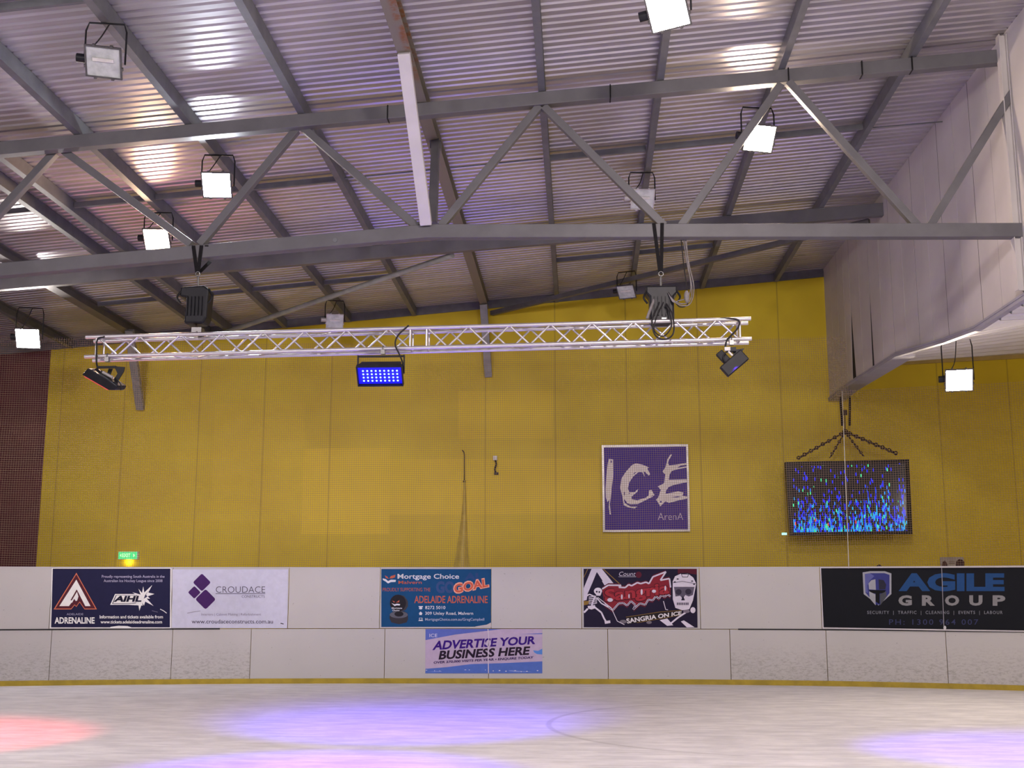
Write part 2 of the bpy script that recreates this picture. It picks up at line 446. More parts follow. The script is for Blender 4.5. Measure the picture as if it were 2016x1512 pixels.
ibeam(-9.95, -10.12, 0.2, STEEL, 'wide grey roof beam at the left running to the end wall')

# bridging bars between the purlins
def bridging(y, spans, label):
    t = thing('bridging_row', (spans[0][0], y, zp(spans[0][0])), label, 'bridging', 'bridging bars between purlins')
    for a, c in spans:
        mb = MB(); mb.beam((a, y, zp(a) + 0.10), (c, y, zp(c) + 0.10), 0.05, 0.085, (-SLOPE, 0, 1)); mb.build('bar', PURLIN, t)
    return t
bridging(11.28, [(-9.8, -8.4), (-7.85, -6.6), (-6.55, -5.15)], 'dark bridging bars between purlins in the bay nearest the viewer')
bridging(17.28, [(-9.9, -8.5), (-7.9, -6.7), (-6.6, -5.2), (-5.1, -3.62), (-0.40, 1.1), (1.18, 2.7), (2.78, 4.42)], 'dark bridging bars between purlins behind the webs of the big roof truss')
bridging(23.05, [(-9.9, -8.6), (-7.98, -6.75), (-6.67, -5.23), (-5.18, -3.72), (-0.42, 1.15), (1.25, 2.77)], 'dark bridging bars between purlins in the bay next to the end wall')
b = MB(); b.tube([(-3.6, 17.28, zp(-3.6) + 0.1), (-2.15, 17.28, zp(-2.15) + 0.1)], 0.012, 6); b.tube([(-1.95, 17.28, zp(-1.95) + 0.1), (-0.5, 17.28, zp(-0.5) + 0.1)], 0.012, 6)
tag(b.build('sag_rod', PURLIN), 'thin dark sag rod on both sides of the rusty centre beam', 'rod')
b = MB(); b.tube([(4.5, 17.3, zp(4.5) + 0.08), (BX, 17.35, zp(BX) + 0.08)], 0.01, 6)
tag(b.build('sag_rod', PURLIN), 'thin dark sag rod from the last purlin to the white side wall', 'rod')

# ------------------------------------------------------------------ main roof truss
YT = 14.65
def tch(x): return at(x, 0, YT).x
TT = thing('roof_truss', (-2.0, YT, 6.4), 'large grey roof truss spanning the hall above the box truss', 'truss')
p0 = onroof(-260, 306.5); p1 = onroof(1994, 98)
UPs = (-SLOPE, 0, 1)
b = MB(); b.beam(p0 - Vector((0, 0, 0.095)), p1 - Vector((0, 0, 0.095)), 0.15, 0.18, UPs); b.build('top_chord', STEEL, TT, bevel=0.008)
pl = at(-260, 521 + 260 * 0.0905, YT); pk = at(842, 444.5, YT); pr_ = at(2030, 442, YT)
dz = Vector((0, 0, -0.09))
b = MB()
poly = [(-0.075, -0.09), (0.075, -0.09), (0.075, 0.09), (-0.075, 0.09)]
vs = []
for p in (pl + dz, pk + dz, pr_ + dz):
    for a, c in poly: vs.append(p + Vector((0, a, c)))
fs = [(0, 1, 2, 3), (11, 10, 9, 8)]
for i in (0, 4):
    for k in range(4): fs.append((i + k, i + 4 + k, i + 4 + (k + 1) % 4, i + (k + 1) % 4))
b.add(vs, fs); b.build('bottom_chord', STEEL, TT, bevel=0.008)
for (x0, y0, x1, y1) in [(-80, 505, 98, 312), (140, 308, 377, 482), (394, 482, 574, 268), (608, 262, 822, 448), (868, 446, 1052, 222), (1082, 222, 1308, 446), (1340, 446, 1528, 180), (1562, 174, 1806, 446), (1830, 446, 1995, 178)]:
    if y1 < y0: (x0, y0, x1, y1) = (x1, y1, x0, y0)
    k = 16 / math.hypot(x1 - x0, y1 - y0); x0 -= (x1 - x0) * k; y0 -= (y1 - y0) * k
    a = at(x0, y0, YT); c = at(x1, y1, YT)
    b = MB(); b.beam(a, c, 0.10, 0.10, (0, 1, 0)); b.build('web_diagonal', STEEL, TT, bevel=0.006)
for x in (765, 1201, 1550, 1694, 1792):
    y = 306.5 - 260 * 0.0925 - x * 0.0925
    p = onroof(x, 283 - x * 0.0935); c = p - Vector((0, 0, 0.095))
    b = MB(); b.box(c, (0.014, 0.162, 0.192)); b.build('cable_tie', WEB, TT)
b = MB(); q = at(662, 485, YT); b.prism([(0.03 * math.cos(k * math.pi / 6), 0.03 * math.sin(k * math.pi / 6)) for k in range(12)], (q.x, YT - 0.085, q.z + 0.06), (q.x, YT - 0.06, q.z + 0.06), (1, 0, 0), (0, 0, 1))
b.build('bolt_cap', PURLIN, TT)

# post of the truss on the white side wall
b = MB(); b.prism([(-0.06, -0.05), (0.06, -0.05), (0.06, -0.04), (0.006, -0.04), (0.006, 0.04), (0.06, 0.04), (0.06, 0.05), (-0.06, 0.05), (-0.06, 0.04), (-0.006, 0.04), (-0.006, -0.04), (-0.06, -0.04)], (BX - 0.055, YT, 5.6), (BX - 0.055, YT, zp(BX) + 0.15), (0, 1, 0), (1, 0, 0))
tag(b.build('wall_post', PANELW), 'pale steel post on the white side wall at the truss end', 'post')

# white brace in front and dark brace behind the centre of the truss
a = Vector((-2.04, 13.05, zp(-2.04) - 0.01)); c = at(839, 441, YT - 0.1)
b = MB(); b.beam(a, c, 0.15, 0.10, (0, 1, 0.4)); o = b.build('knee_brace', WHITEPAINT, bevel=0.006)
tag(o, 'white painted brace from the rusty centre beam down to the truss bottom', 'brace')
a = Vector((-2.0, 15.9, zp(-2.0) - 0.01)); c = at(852, 441, YT + 0.1)
b = MB(); b.beam(a, c, 0.11, 0.10, (0, 1, 0.4)); b.box((a.x, a.y, a.z - 0.06), (0.16, 0.1, 0.12))
tag(b.build('knee_brace', STEEL), 'dark brace behind the white one, from truss bottom to centre beam', 'brace')

# ------------------------------------------------------------------ second frame and roof bracing
RA = thing('roof_rafter', (-2, 20.8, 8.0), 'straight grey rafter behind the big truss, nearer the end wall', 'rafter')
q0 = onroof(-120, 557); q1 = onroof(1757, 399)
b = MB(); b.beam(q0 - Vector((0, 0, 0.125)), q1 - Vector((0, 0, 0.125)), 0.13, 0.24, UPs); b.build('beam', STEEL, RA, bevel=0.006)
for i, x in enumerate((-8.4, -6.6, -5.1, -3.6, -0.5, 1.1, 2.7, 4.45)):
    t_ = (x - q0.x) / (q1.x - q0.x); y = q0.y + (q1.y - q0.y) * t_
    b = MB(); b.box((x + 0.08, y, zp(x) - 0.01), (0.09, 0.14, 0.016)); b.build('cleat', PURLIN, RA)
b = MB(); q = at(890, 492, 20.75); e = Vector((-8.5, 26.1, zp(-8.5) - 0.08)); b.tube([e, (q.x, 20.85, zp(q.x) - 0.24)], 0.055, 10)
tag(b.build('roof_brace', mat('pale_green_tube', (0.30, 0.31, 0.27), 0.45)), 'pale round brace tube sloping up left of the centre beam', 'brace')
b = MB(); e = Vector((-1.95, 26.15, zp(-1.95) - 0.12)); b.beam(e, (5.45, 21.2, zp(5.45) - 0.26), 0.1, 0.1)
tag(b.build('roof_brace', mat('dark_brace_paint', (0.10, 0.095, 0.095), 0.5)), 'dark flat roof brace sloping up right of the centre beam', 'brace')
b = MB(); b.tube([at(-60, 560, 21.3), at(62, 662, 25.4)], 0.04, 8)
tag(b.build('roof_brace', mat('pale_green_tube', (0.30, 0.31, 0.27), 0.45)), 'short pale brace tube at the far left edge by the lamp', 'brace')
b = MB(); b.beam((-9.98, 25.0, zp(-10)), (-10.1, YW - 0.03, 5.98), 0.18, 0.12, (0, 1, 0.3))
tag(b.build('wall_bracket_strut', mat('grey_strut', (0.25, 0.245, 0.25), 0.5), bevel=0.01), 'grey strut from the left roof beam down to the yellow wall', 'strut')
b = MB(); b.beam((-2.10, 25.7, zp(-2.1)), (-2.02, YW - 0.03, 6.66), 0.17, 0.12, (0, 1, 0.3))
tag(b.build('wall_bracket_strut', mat('grey_strut', (0.25, 0.245, 0.25), 0.5), bevel=0.01), 'grey strut from the centre roof beam down to the yellow wall', 'strut')

# ------------------------------------------------------------------ flood lamps
def flood(px, py, Y, label, size=0.42, color=None, strength=0, yaw=0, pitch=40, lit=True, top=None, pale=False, side=-1, roll=0):
    c = at(px, py, Y); ztop_ = zp(c.x) if top is None else top
    t = thing('flood_lamp', (c.x, c.y, ztop_), label, 'flood lamp', 'flood lamps under the roof')
    T = Matrix.Translation(c) @ Matrix.Rotation(math.radians(yaw), 4, 'Z') @ Matrix.Rotation(math.radians(roll), 4, 'Y') @ Matrix.Rotation(math.radians(pitch), 4, 'X')
    w = size / 2; h = size * 0.45; d = size * 0.32
    hm = PALEHOUSING if pale else HOUSING
    b = MB()                                    # tapered box, open front towards -Y
    k = 0.62
    vs = [(-w, 0, -h), (w, 0, -h), (w, 0, h), (-w, 0, h), (-w * k, d, -h * k), (w * k, d, -h * k), (w * k, d, h * k), (-w * k, d, h * k)]
    b.add(vs, [(4, 7, 6, 5), (0, 4, 5, 1), (1, 5, 6, 2), (2, 6, 7, 3), (3, 7, 4, 0)], T=T)
    for i in range(5):                          # cooling fins
        x = -w * 0.5 + i * w * 0.25
        b.box((x, d + 0.012, 0), (0.008, 0.03, h * 1.1), T=T)
    b.build('housing', hm, t)
    b = MB(); fw = size * 0.045
    for (cx, cz, sx, sz) in ((0, h, 2 * w + fw, fw), (0, -h, 2 * w + fw, fw), (-w, 0, fw, 2 * h), (w, 0, fw, 2 * h)):
        b.box((cx, -0.008, cz), (sx, 0.03, sz), T=T)
    for sx in (-0.5, 0.5):
        for sz in (-1, 1): b.box((sx * w, -0.008, sz * (h + fw * 0.7)), (0.03, 0.04, 0.022), T=T)
    for sx in (-1, 1): b.box((sx * (w + fw * 0.6), -0.008, -h * 0.35), (0.022, 0.04, 0.03), T=T)
    b.build('lens_frame', hm, t)
    b = MB(); b.add([(-w, -0.012, -h), (w, -0.012, -h), (w, -0.012, h), (-w, -0.012, h)], [(0, 1, 2, 3)], T=T)
    b.add([(-w, -0.004, -h), (w, -0.004, -h), (w, -0.004, h), (-w, -0.004, h)], [(3, 2, 1, 0)], T=T)
    if lit:
        lm = emit('lit_lens', color, strength); b.build('lens', lm, t, label='glowing lens')
    else:
        b.build('lens', LENSOFF, t, label='dusty unlit lens')
        b = MB(); b.box((0, -0.02, h * 0.15), (w * 1.2, 0.012, h * 0.22), T=T); b.build('lamp_tube', mat('lamp_tube_glass', (0.6, 0.58, 0.55), 0.2), t)
    b = MB(); r = 0.011; sw = w + 0.03          # U bracket up to the purlin
    T2 = Matrix.Translation(c) @ Matrix.Rotation(math.radians(yaw), 4, 'Z')
    zt = ztop_ - c.z - 0.012
    pts = [(-sw, d * 0.4, 0), (-sw, d * 0.35, zt * 0.8), (-sw + 0.03, d * 0.35, zt), (sw - 0.03, d * 0.35, zt), (sw, d * 0.35, zt * 0.8), (sw, d * 0.4, 0)]
    b.tube(pts, r, 6, T=T2); b.build('yoke', BLACKSTEEL, t)
    b = MB(); b.tube([T @ Vector((side * w * 0.85, d * 0.4, 0)), T @ Vector((side * (w + 0.11), d * 0.4, 0))], 0.055 * size / 0.42, 12); b.build('gear_box', BLACKSTEEL if not pale else hm, t)
    b = MB(); b.tube(smooth([T @ Vector((side * (w + 0.02), d * 0.6, 0.04)), T @ Vector((side * w * 0.3, d * 0.9, h + 0.05)), c + Vector((0.02, d * 0.4, zt))]), 0.008, 6); b.build('lamp_cable', RUBBER, t)
    return t
WARM = (1.0, 0.80, 0.60)
flood(1315, 22, 11.75, 'lit warm flood lamp cut off by the top edge of the photo', 0.42, (1.0, 0.84, 0.70), 240, yaw=-16, pitch=42, roll=-6)
flood(1495, 272, 15.8, 'lit warm flood lamp right of centre below the big truss top chord', 0.42, (1.0, 0.78, 0.58), 240, yaw=10, pitch=36, roll=3)
flood(427, 364, 15.55, 'lit blue-white flood lamp on the left, in front of the roof sheets', 0.40, (0.86, 0.93, 1.0), 240, yaw=6, pitch=36)
flood(309, 471, 17.65, 'lit orange flood lamp at the left just above the truss bottom chord', 0.40, (1.0, 0.66, 0.42), 240, yaw=4, pitch=40)
flood(55, 666, 22.4, 'lit white flood lamp at the left edge by the maroon wall', 0.46, (1.0, 0.92, 0.86), 420, yaw=12, pitch=34)
flood(1888, 748, 21.0, 'lit warm flood lamp under the aisle ceiling at the right', 0.46, (1.0, 0.84, 0.64), 420, yaw=-12, pitch=34, top=aisle(6.85, 21.0))
flood(204, 122, 11.6, 'unlit dusty flood lamp in the upper left corner', 0.37, yaw=10, pitch=42, lit=False, roll=4)
flood(1265, 392, 18.0, 'unlit pale flood lamp partly hidden by a web of the roof truss', 0.36, yaw=6, pitch=34, lit=False, pale=True)
flood(659, 632, 24.1, 'small unlit flood lamp above the box truss, left of centre', 0.35, yaw=14, pitch=36, lit=False, pale=True)
flood(1233, 574, 24.0, 'small unlit flood lamp just left of the right-hand chain hoist', 0.36, yaw=-18, pitch=48, lit=False)

# ------------------------------------------------------------------ box truss
BT = thing('box_truss', (-2.1, 14.6, 4.8), 'long silver aluminium box truss hanging across the hall', 'truss')
YF, YR = 14.48, 14.735
def bz(x, low):                        # tube centre height along the truss
    t_ = (x + 6.35) / 8.55
    zt = 5.105 + (5.24 - 5.105) * t_
    return zt - (0.258 if low else 0)
XA, XJ1, XJ2, XB = -6.35, -2.10, -1.93, 2.19
for y in (YF, YR):
    for low in (0, 1):
        b = MB(); b.tube([(XA, y, bz(XA, low)), ((XJ1 + XJ2) / 2, y, bz(-2.015, low))], 0.025, 12); b.build('chord_tube', ALU, BT)
        b = MB(); b.tube([((XJ1 + XJ2) / 2, y, bz(-2.015, low)), (XB, y, bz(XB, low))], 0.025, 12); b.build('chord_tube', ALU, BT)
        for x in (XA - 0.01, XB + 0.01):
            pass
for x in (XA + 0.14, XJ1 - 0.02, XJ2 + 0.02, XB - 0.14):
    b = MB()
    for y in (YF, YR): b.tube([(x, y, bz(x, 1)), (x, y, bz(x, 0))], 0.014, 8)
    for low in (0, 1): b.tube([(x, YF, bz(x, low)), (x, YR, bz(x, low))], 0.014, 8)
    b.build('end_frame', ALU, BT)
for (xa, xb, n) in ((XA + 0.16, XJ1 - 0.03, 15), (XJ2 + 0.03, XB - 0.16, 15)):
    st = (xb - xa) / n
    for i in range(n):
        for y, ph in ((YF, 0), (YR, 1)):
            u = (i + ph) % 2
            b = MB(); b.tube([(xa + i * st + 0.02, y, bz(xa + i * st, u) + (0.02 if u else -0.02)), (xa + (i + 1) * st - 0.02, y, bz(xa + (i + 1) * st, 1 - u) + (-0.02 if u else 0.02))], 0.0135, 8)
            b.build('brace_tube', ALU, BT)
for (xa, xb, n) in ((XA + 0.16, XJ1 - 0.03, 10), (XJ2 + 0.03, XB - 0.16, 10)):
    for low in (0, 1):
        b = MB(); st = (xb - xa) / n
        for i in range(n): b.tube([(xa + i * st, (YF, YR)[i % 2], bz(xa + i * st, low)), (xa + (i + 1) * st, (YR, YF)[i % 2], bz(xa + (i + 1) * st, low))], 0.008, 6)
        b.build('flat_lacing', ALU, BT)
# data and power cable lying along the top of the truss
b = MB(); pts = []
for i in range(30):
    x = XA + 0.25 + i * (XB - XA - 0.6) / 29; pts.append((x, YR - 0.06 + 0.02 * math.sin(i * 1.7), bz(x, 0) + 0.032 + 0.006 * math.sin(i * 2.3)))
b.tube(smooth(pts, 3), 0.009, 6)
tag(b.build('truss_cable', RUBBER), 'black cable lying along the top of the box truss', 'cable')

# ------------------------------------------------------------------ chain hoists
def hoist(px, label, chordtop, front, lean, sling_n):
    """electric chain hoist hung in slings from the big truss, hook down to the box truss"""
    x = at(px, 560, 14.62).x
    zc = at(px, chordtop, YT).z
    Yh = 14.62
    hk = at(px, 548, Yh).z
    t = thing('chain_hoist', (x, Yh, bz(x, 0) + 0.03), label, 'chain hoist', 'chain hoists holding the box truss')
    bt, bb = at(px, 566, Yh).z, at(px, 640, Yh).z
    b = MB(); b.cur = 0
    w = 0.135
    prof = [(-w, 0), (w, 0), (w * 1.15, 0.04), (w * 1.15, (bt - bb) * 0.7), (w * 1.5, (bt - bb) * 0.8), (w * 1.5, (bt - bb)), (-w * 1.5, (bt - bb)), (-w * 1.5, (bt - bb) * 0.8), (-w * 1.15, (bt - bb) * 0.7), (-w * 1.15, 0.04)]
    if not front: prof = [(-w, 0), (w * 0.9, 0), (w * 1.2, 0.08), (w * 1.25, (bt - bb) * 0.55), (w * 1.35, (bt - bb) * 0.9), (w * 0.8, (bt - bb)), (-w * 1.5, (bt - bb) * 0.97), (-w * 1.55, (bt - bb) * 0.72), (-w * 0.85, (bt - bb) * 0.68)]
    b.prism(prof, (x, Yh - 0.12, bb), (x, Yh + 0.12, bb), (1, 0, 0), (0, 0, 1)); b.build('motor_body', BLACKSTEEL, t, bevel=0.025)
    b = MB()
    for k in range(5):
        b.box((x - w * 0.7 + k * w * 0.35, Yh - 0.13, (bt * 0.45 + bb * 0.55)), (0.012, 0.03, (bt - bb) * 0.5))
    b.build('cooling_ribs', BLACK, t)
    b = MB()                                     # slings
    for k in range(sling_n):
        dx = (-0.075, 0.03, 0.1)[k]
        tp = Vector((x + dx, YT - 0.085 if k < 2 else YT + 0.085, zc - (0 if k < 2 else 0.16)))
        b.beam(tp, (x + dx * 0.15, Yh - 0.05, hk + 0.06), 0.045, 0.012, (0, 1, 0))
        b.box((tp.x, YT, zc + 0.008), (0.045, 0.18, 0.012))
    b.build('sling', WEB, t)
    b = MB(); b.ring((x, Yh - 0.05, hk + 0.045), 0.03, 0.008, (0, 1, 0)); b.tube([(x, Yh - 0.03, hk + 0.02), (x, Yh, bt)], 0.014, 8)
    b.build('hook', CHROME, t)
    for sx in (-1, 1):
        b = MB(); b.tube(smooth([(x + sx * w * 1.3, Yh - 0.1, bt - 0.05), (x + sx * w * 1.7, Yh - 0.13, bt - 0.16), (x + sx * w * 1.35, Yh - 0.12, bt - 0.24)]), 0.013, 6); b.build('handle', BLACK, t)
    b = MB(); b.tube([(x, Yh - 0.02, bb), (x, Yh - 0.01, bz(x, 0) + 0.09)], 0.012, 6); b.build('load_chain', CHAIN, t)
    b = MB(); b.box((x + 0.02, Yh, bz(x, 0) + 0.075), (0.13, 0.13, 0.07)); b.box((x + 0.02, Yh, bz(x, 0) + 0.034), (0.06, 0.30, 0.016)); b.build('truss_bracket', CHROME, t)
    return x, Yh, bt, bb
hoist(391, 'left black chain hoist between roof truss and box truss', 489, False, 0, 3)
hx, hy, ht, hb = hoist(1301, 'right black chain hoist with looped cables, over the box truss', 445, True, 0, 2)
b = MB()
def P2(x, y, Y): return at(x, y, Y)
b.tube(smooth([P2(1298, 595, 14.45), P2(1284, 630, 14.36), P2(1290, 660, 14.34), P2(1310, 668, 14.34), P2(1326, 655, 14.34), P2(1324, 620, 14.38), P2(1312, 598, 14.45)]), 0.010, 6)
b.tube(smooth([P2(1306, 595, 14.45), P2(1294, 620, 14.4), P2(1288, 650, 14.38), P2(1306, 662, 14.36), P2(1322, 642, 14.38), P2(1316, 612, 14.42), P2(1309, 600, 14.45)]), 0.008, 6)
tag(b.build('cable_loop', RUBBER), 'black cable loop hanging under the right chain hoist in front of the box truss', 'cable')
b = MB(); b.tube(smooth([P2(1288, 590, 14.5), P2(1282, 605, 14.47), P2(1274, 627, 14.45)]), 0.02, 6)
tag(b.build('chain_tail', GREYCABLE), 'grey chain tail hanging down left of the right hoist', 'chain')
t = thing('cable_bundle', P2(1345, 480, YT), 'bundle of grey cables looping from the roof truss to the right hoist', 'cable')
for i, (x0, x1, xm, ym, mm) in enumerate([(1340, 1352, 1346, 604, RUBBER), (1344, 1362, 1350, 598, GREYCABLE), (1347, 1366, 1352, 602, GREYCABLE), (1350, 1360, 1344, 592, GREYCABLE)]):
    b = MB(); b.tube(smooth([P2(x0, 462, YT + 0.09), P2((x0 + x1) / 2, 520, YT), P2(x1, 565, YT - 0.05), P2(xm + 8, ym - 6, 14.5), P2(xm - 8, ym, 14.45), P2(1325, 588 + i * 2, 14.42), P2(1315, 575, 14.47)]), 0.007, 6)
    b.build('cable', mm, t)
b = MB(); b.blob(P2(1352, 584, 14.45), (0.035, 0.03, 0.08)); b.build('connector', GREYCABLE, t)

# ------------------------------------------------------------------ stage lights on the box truss
def clampmb(x, z): 
    b = MB(); b.box((x, YF, z - 0.045), (0.05, 0.07, 0.06)); b.ring((x, YF, z), 0.032, 0.009, (1, 0, 0), 14, 6); return b
def spot(t, loc, target, power, color, angle, blend=1.0, size=0.1):
    d = bpy.data.lights.new('beam_light', 'SPOT'); d.energy = power; d.color = color; d.spot_size = math.radians(angle); d.spot_blend = blend; d.shadow_soft_size = size
    o = bpy.data.objects.new('beam_light', d); COL.objects.link(o); o.parent = t
    o.location = Vector(loc) - BASE[t.name]
    o.rotation_euler = (Vector(target) - Vector(loc)).to_track_quat('-Z', 'Y').to_euler()

# blue LED wash in the middle
xc = at(747, 738, 14.35).x; zc = at(747, 738, 14.35).z
t = thing('wash_light', (xc, YF, bz(xc, 1)), 'rectangular stage light glowing blue under the middle of the box truss', 'stage light', 'stage lights on the box truss')
clampmb(xc + 0.02, bz(xc, 1)).build('clamp', CHROME, t)
b = MB(); zy = bz(xc, 1) - 0.10
b.box((xc, YF, zy), (0.60, 0.04, 0.02))
for s_ in (-1, 1): b.box((xc + s_ * 0.295, YF - 0.03, zy - 0.11), (0.014, 0.04, 0.24))
b.build('yoke', BLACKSTEEL, t)
T = Matrix.Translation((xc, YF - 0.06, zc + 0.02)) @ Matrix.Rotation(math.radians(38), 4, 'X')
b = MB(); vs = [(-0.28, 0, -0.135), (0.28, 0, -0.135), (0.28, 0, 0.135), (-0.28, 0, 0.135), (-0.25, 0.16, -0.10), (0.25, 0.16, -0.10), (0.25, 0.16, 0.10), (-0.25, 0.16, 0.10)]
b.add(vs, [(4, 7, 6, 5), (0, 4, 5, 1), (1, 5, 6, 2), (2, 6, 7, 3), (3, 7, 4, 0)], T=T); b.build('casing', BLACKSTEEL, t)
b = MB()
for (c_, d_) in (((0, -0.03, 0.135), (0.58, 0.07, 0.012)), ((0, -0.03, -0.135), (0.58, 0.07, 0.012)), ((-0.285, -0.03, 0), (0.012, 0.07, 0.27)), ((0.285, -0.03, 0), (0.012, 0.07, 0.27))): b.box(c_, d_, T=T)
b.build('rim', BLACKSTEEL, t)
b = MB(); b.box((0, -0.006, 0), (0.56, 0.008, 0.268), T=T); b.build('face_panel', emit('blue_led_glow', (0.0, 0.0, 1.0), 0.95, (0.01, 0.01, 0.1)), t, label='glowing blue face')
ledm = emit('led_dot', (0.30, 0.62, 1.0), 2.6)
LEDmesh = None
for r_ in range(4):
    for c_ in range(9):
        b = MB(); xx_ = -0.215 + c_ * 0.054; zz_ = -0.085 + r_ * 0.047
        vs = [(xx_ + 0.0125 * math.cos(k * math.pi / 4), -0.0135, zz_ + 0.0125 * math.sin(k * math.pi / 4)) for k in range(8)]
        b.add(vs, [tuple(range(8))], T=T); b.build('led', ledm, t)
spot(t, (xc, YF - 0.22, zc - 0.12), (-2.7, 12.2, 0), 2600, (0.14, 0.02, 1.0), 60)
spot(t, (xc, YF - 0.16, zc - 0.16), (-2.5, 17.3, 0), 2500, (0.10, 0.03, 1.0), 66)
b = MB(); b.tube(smooth([(at(805, 648, YF).x, YF - 0.02, bz(-2, 0) + 0.03), P2(784, 660, YF - 0.05), P2(778, 678, YF - 0.06), P2(786, 697, YF - 0.06), P2(792, 712, YF - 0.04), P2(794, 728, YF - 0.02), P2(788, 736, YF)]), 0.011, 6)
tag(b.build('light_cable', RUBBER), 'black cable hanging from the box truss to the blue stage light', 'cable')

# left panel light, tilted to the left
def panel_light(px, py, label, tilt_left):
    c = at(px, py, 14.45); x = c.x
    zt = bz(x, 1)
    t = thing('panel_light', (x, YF, zt), label, 'stage light', 'stage lights on the box truss')
    return t, c, zt
t, c, zt = panel_light(207, 748, 'black panel stage light tilted to the left at the left end of the box truss', 1)
cx = at(209, 720, 14.45).x
clampmb(cx, bz(cx, 1)).build('clamp', CHROME, t)
b = MB(); yk = at(209, 722, 14.45).z
b.box((cx + 0.0, YF, yk), (0.25, 0.05, 0.025))
b.prism([(0.10, 0.01), (0.24, -0.005), (0.23, -0.06), (0.15, -0.20), (0.09, -0.19), (0.15, -0.09), (0.13, -0.05)], (cx, YF - 0.02, yk), (cx, YF + 0.0, yk), (1, 0, 0), (0, 0, 1))
b.prism([(-0.02, 0), (0.03, 0), (0.0, -0.10), (-0.05, -0.12)], (cx, YF + 0.10, yk), (cx, YF + 0.12, yk), (1, 0, 0), (0, 0, 1))
b.build('yoke', BLACKSTEEL, t)
T = Matrix.Translation(at(206, 748, 14.42)) @ Matrix.Rotation(math.radians(26), 4, 'Y') @ Matrix.Rotation(math.radians(12), 4, 'X')
b = MB(); b.prism([(-0.25, -0.04), (0.16, -0.065), (0.24, -0.03), (0.25, 0.03), (0.06, 0.06), (-0.21, 0.07)], (0, -0.13, 0), (0, 0.13, 0), (1, 0, 0), (0, 0, 1))
b.v = [T @ v for v in b.v]; b.build('casing', BLACKSTEEL, t, bevel=0.012)
b = MB(); b.tube([T @ Vector((-0.05, -0.03, 0.085)), T @ Vector((0.10, -0.03, 0.08))], 0.02, 8); b.build('power_supply', PALEHOUSING, t)
b = MB(); b.box((-0.04, 0, -0.066), (0.36, 0.22, 0.006), T=T @ Matrix.Rotation(math.radians(3.5), 4, 'Y')); b.build('led_face', emit('red_led_face', (1.0, 0.12, 0.1), 0.6, (0.1, 0.02, 0.02)), t)
spot(t, T @ Vector((-0.05, 0, -0.12)), (-8.6, 15.3, 0), 2100, (1.0, 0.05, 0.08), 58)
b = MB(); b.tube(smooth([P2(206, 663, YF - 0.03), P2(192, 668, YF - 0.04), P2(190, 690, YF - 0.04), P2(190, 712, YF - 0.03), P2(192, 728, YF), P2(188, 738, YF - 0.04), P2(182, 736, YF - 0.05)]), 0.011, 6)
tag(b.build('light_cable', RUBBER), 'black cable hanging at the left end of the box truss', 'cable')
b = MB(); b.tube(smooth([P2(232, 748, 14.4), P2(238, 758, 14.38), P2(239, 768, 14.38)]), [0.008] * 12 + [0.02], 6)
tag(b.build('plug_lead', RUBBER), 'short black lead with plug hanging from the left stage light', 'cable')

# right bar light
t, c, zt = panel_light(1441, 705, 'black bar stage light tilted downward at the right end of the box truss', 0)
cx = at(1441, 690, 14.45).x
clampmb(cx, bz(cx, 1)).build('clamp', CHROME, t)
b = MB(); yk = at(1440, 688, 14.45).z
b.box((cx, YF, yk), (0.10, 0.12, 0.05)); b.prism([(0.02, 0.0), (0.16, 0.02), (0.10, -0.07), (0.02, -0.10)], (cx, YF, yk), (cx, YF + 0.03, yk), (1, 0, 0), (0, 0, 1))
b.build('yoke', BLACKSTEEL, t)
b = MB(); b.beam(at(1415, 694, 14.46), at(1436, 716, 14.42), 0.10, 0.06, (0, 1, 0)); b.build('driver_box', BLACKSTEEL, t, bevel=0.01)
b = MB(); b.beam(at(1425, 733, 14.40), at(1466, 698, 14.40), 0.16, 0.085, (0, 1, 0)); b.build('bar_casing', BLACKSTEEL, t, bevel=0.012)
b = MB(); b.box(at(1432, 687, 14.36), (0.07, 0.03, 0.045)); b.beam(at(1434, 692, 14.36), at(1442, 700, 14.36), 0.02, 0.025, (0, 1, 0)); b.build('hanger_tag', mat('white_label', (0.7, 0.68, 0.64), 0.5), t)
b = MB(); b.tube(smooth([at(1434, 690, 14.38), at(1424, 700, 14.36), at(1428, 712, 14.36), at(1438, 706, 14.37)]), 0.009, 6); b.build('wiring', RUBBER, t)
spot(t, at(1446, 720, 14.3), (5.4, 14.9, 0), 2200, (0.14, 0.03, 1.0), 46)
b = MB(); b.tube(smooth([P2(1395, 628, YF), P2(1435, 627, YF - 0.02), P2(1454, 631, YF - 0.05), P2(1453, 645, YF - 0.05), P2(1436, 664, YF - 0.05), P2(1430, 672, YF - 0.06), P2(1427, 690, YF - 0.06)]), 0.012, 6)
tag(b.build('light_cable', RUBBER), 'black cable hanging at the right end of the box truss', 'cable')

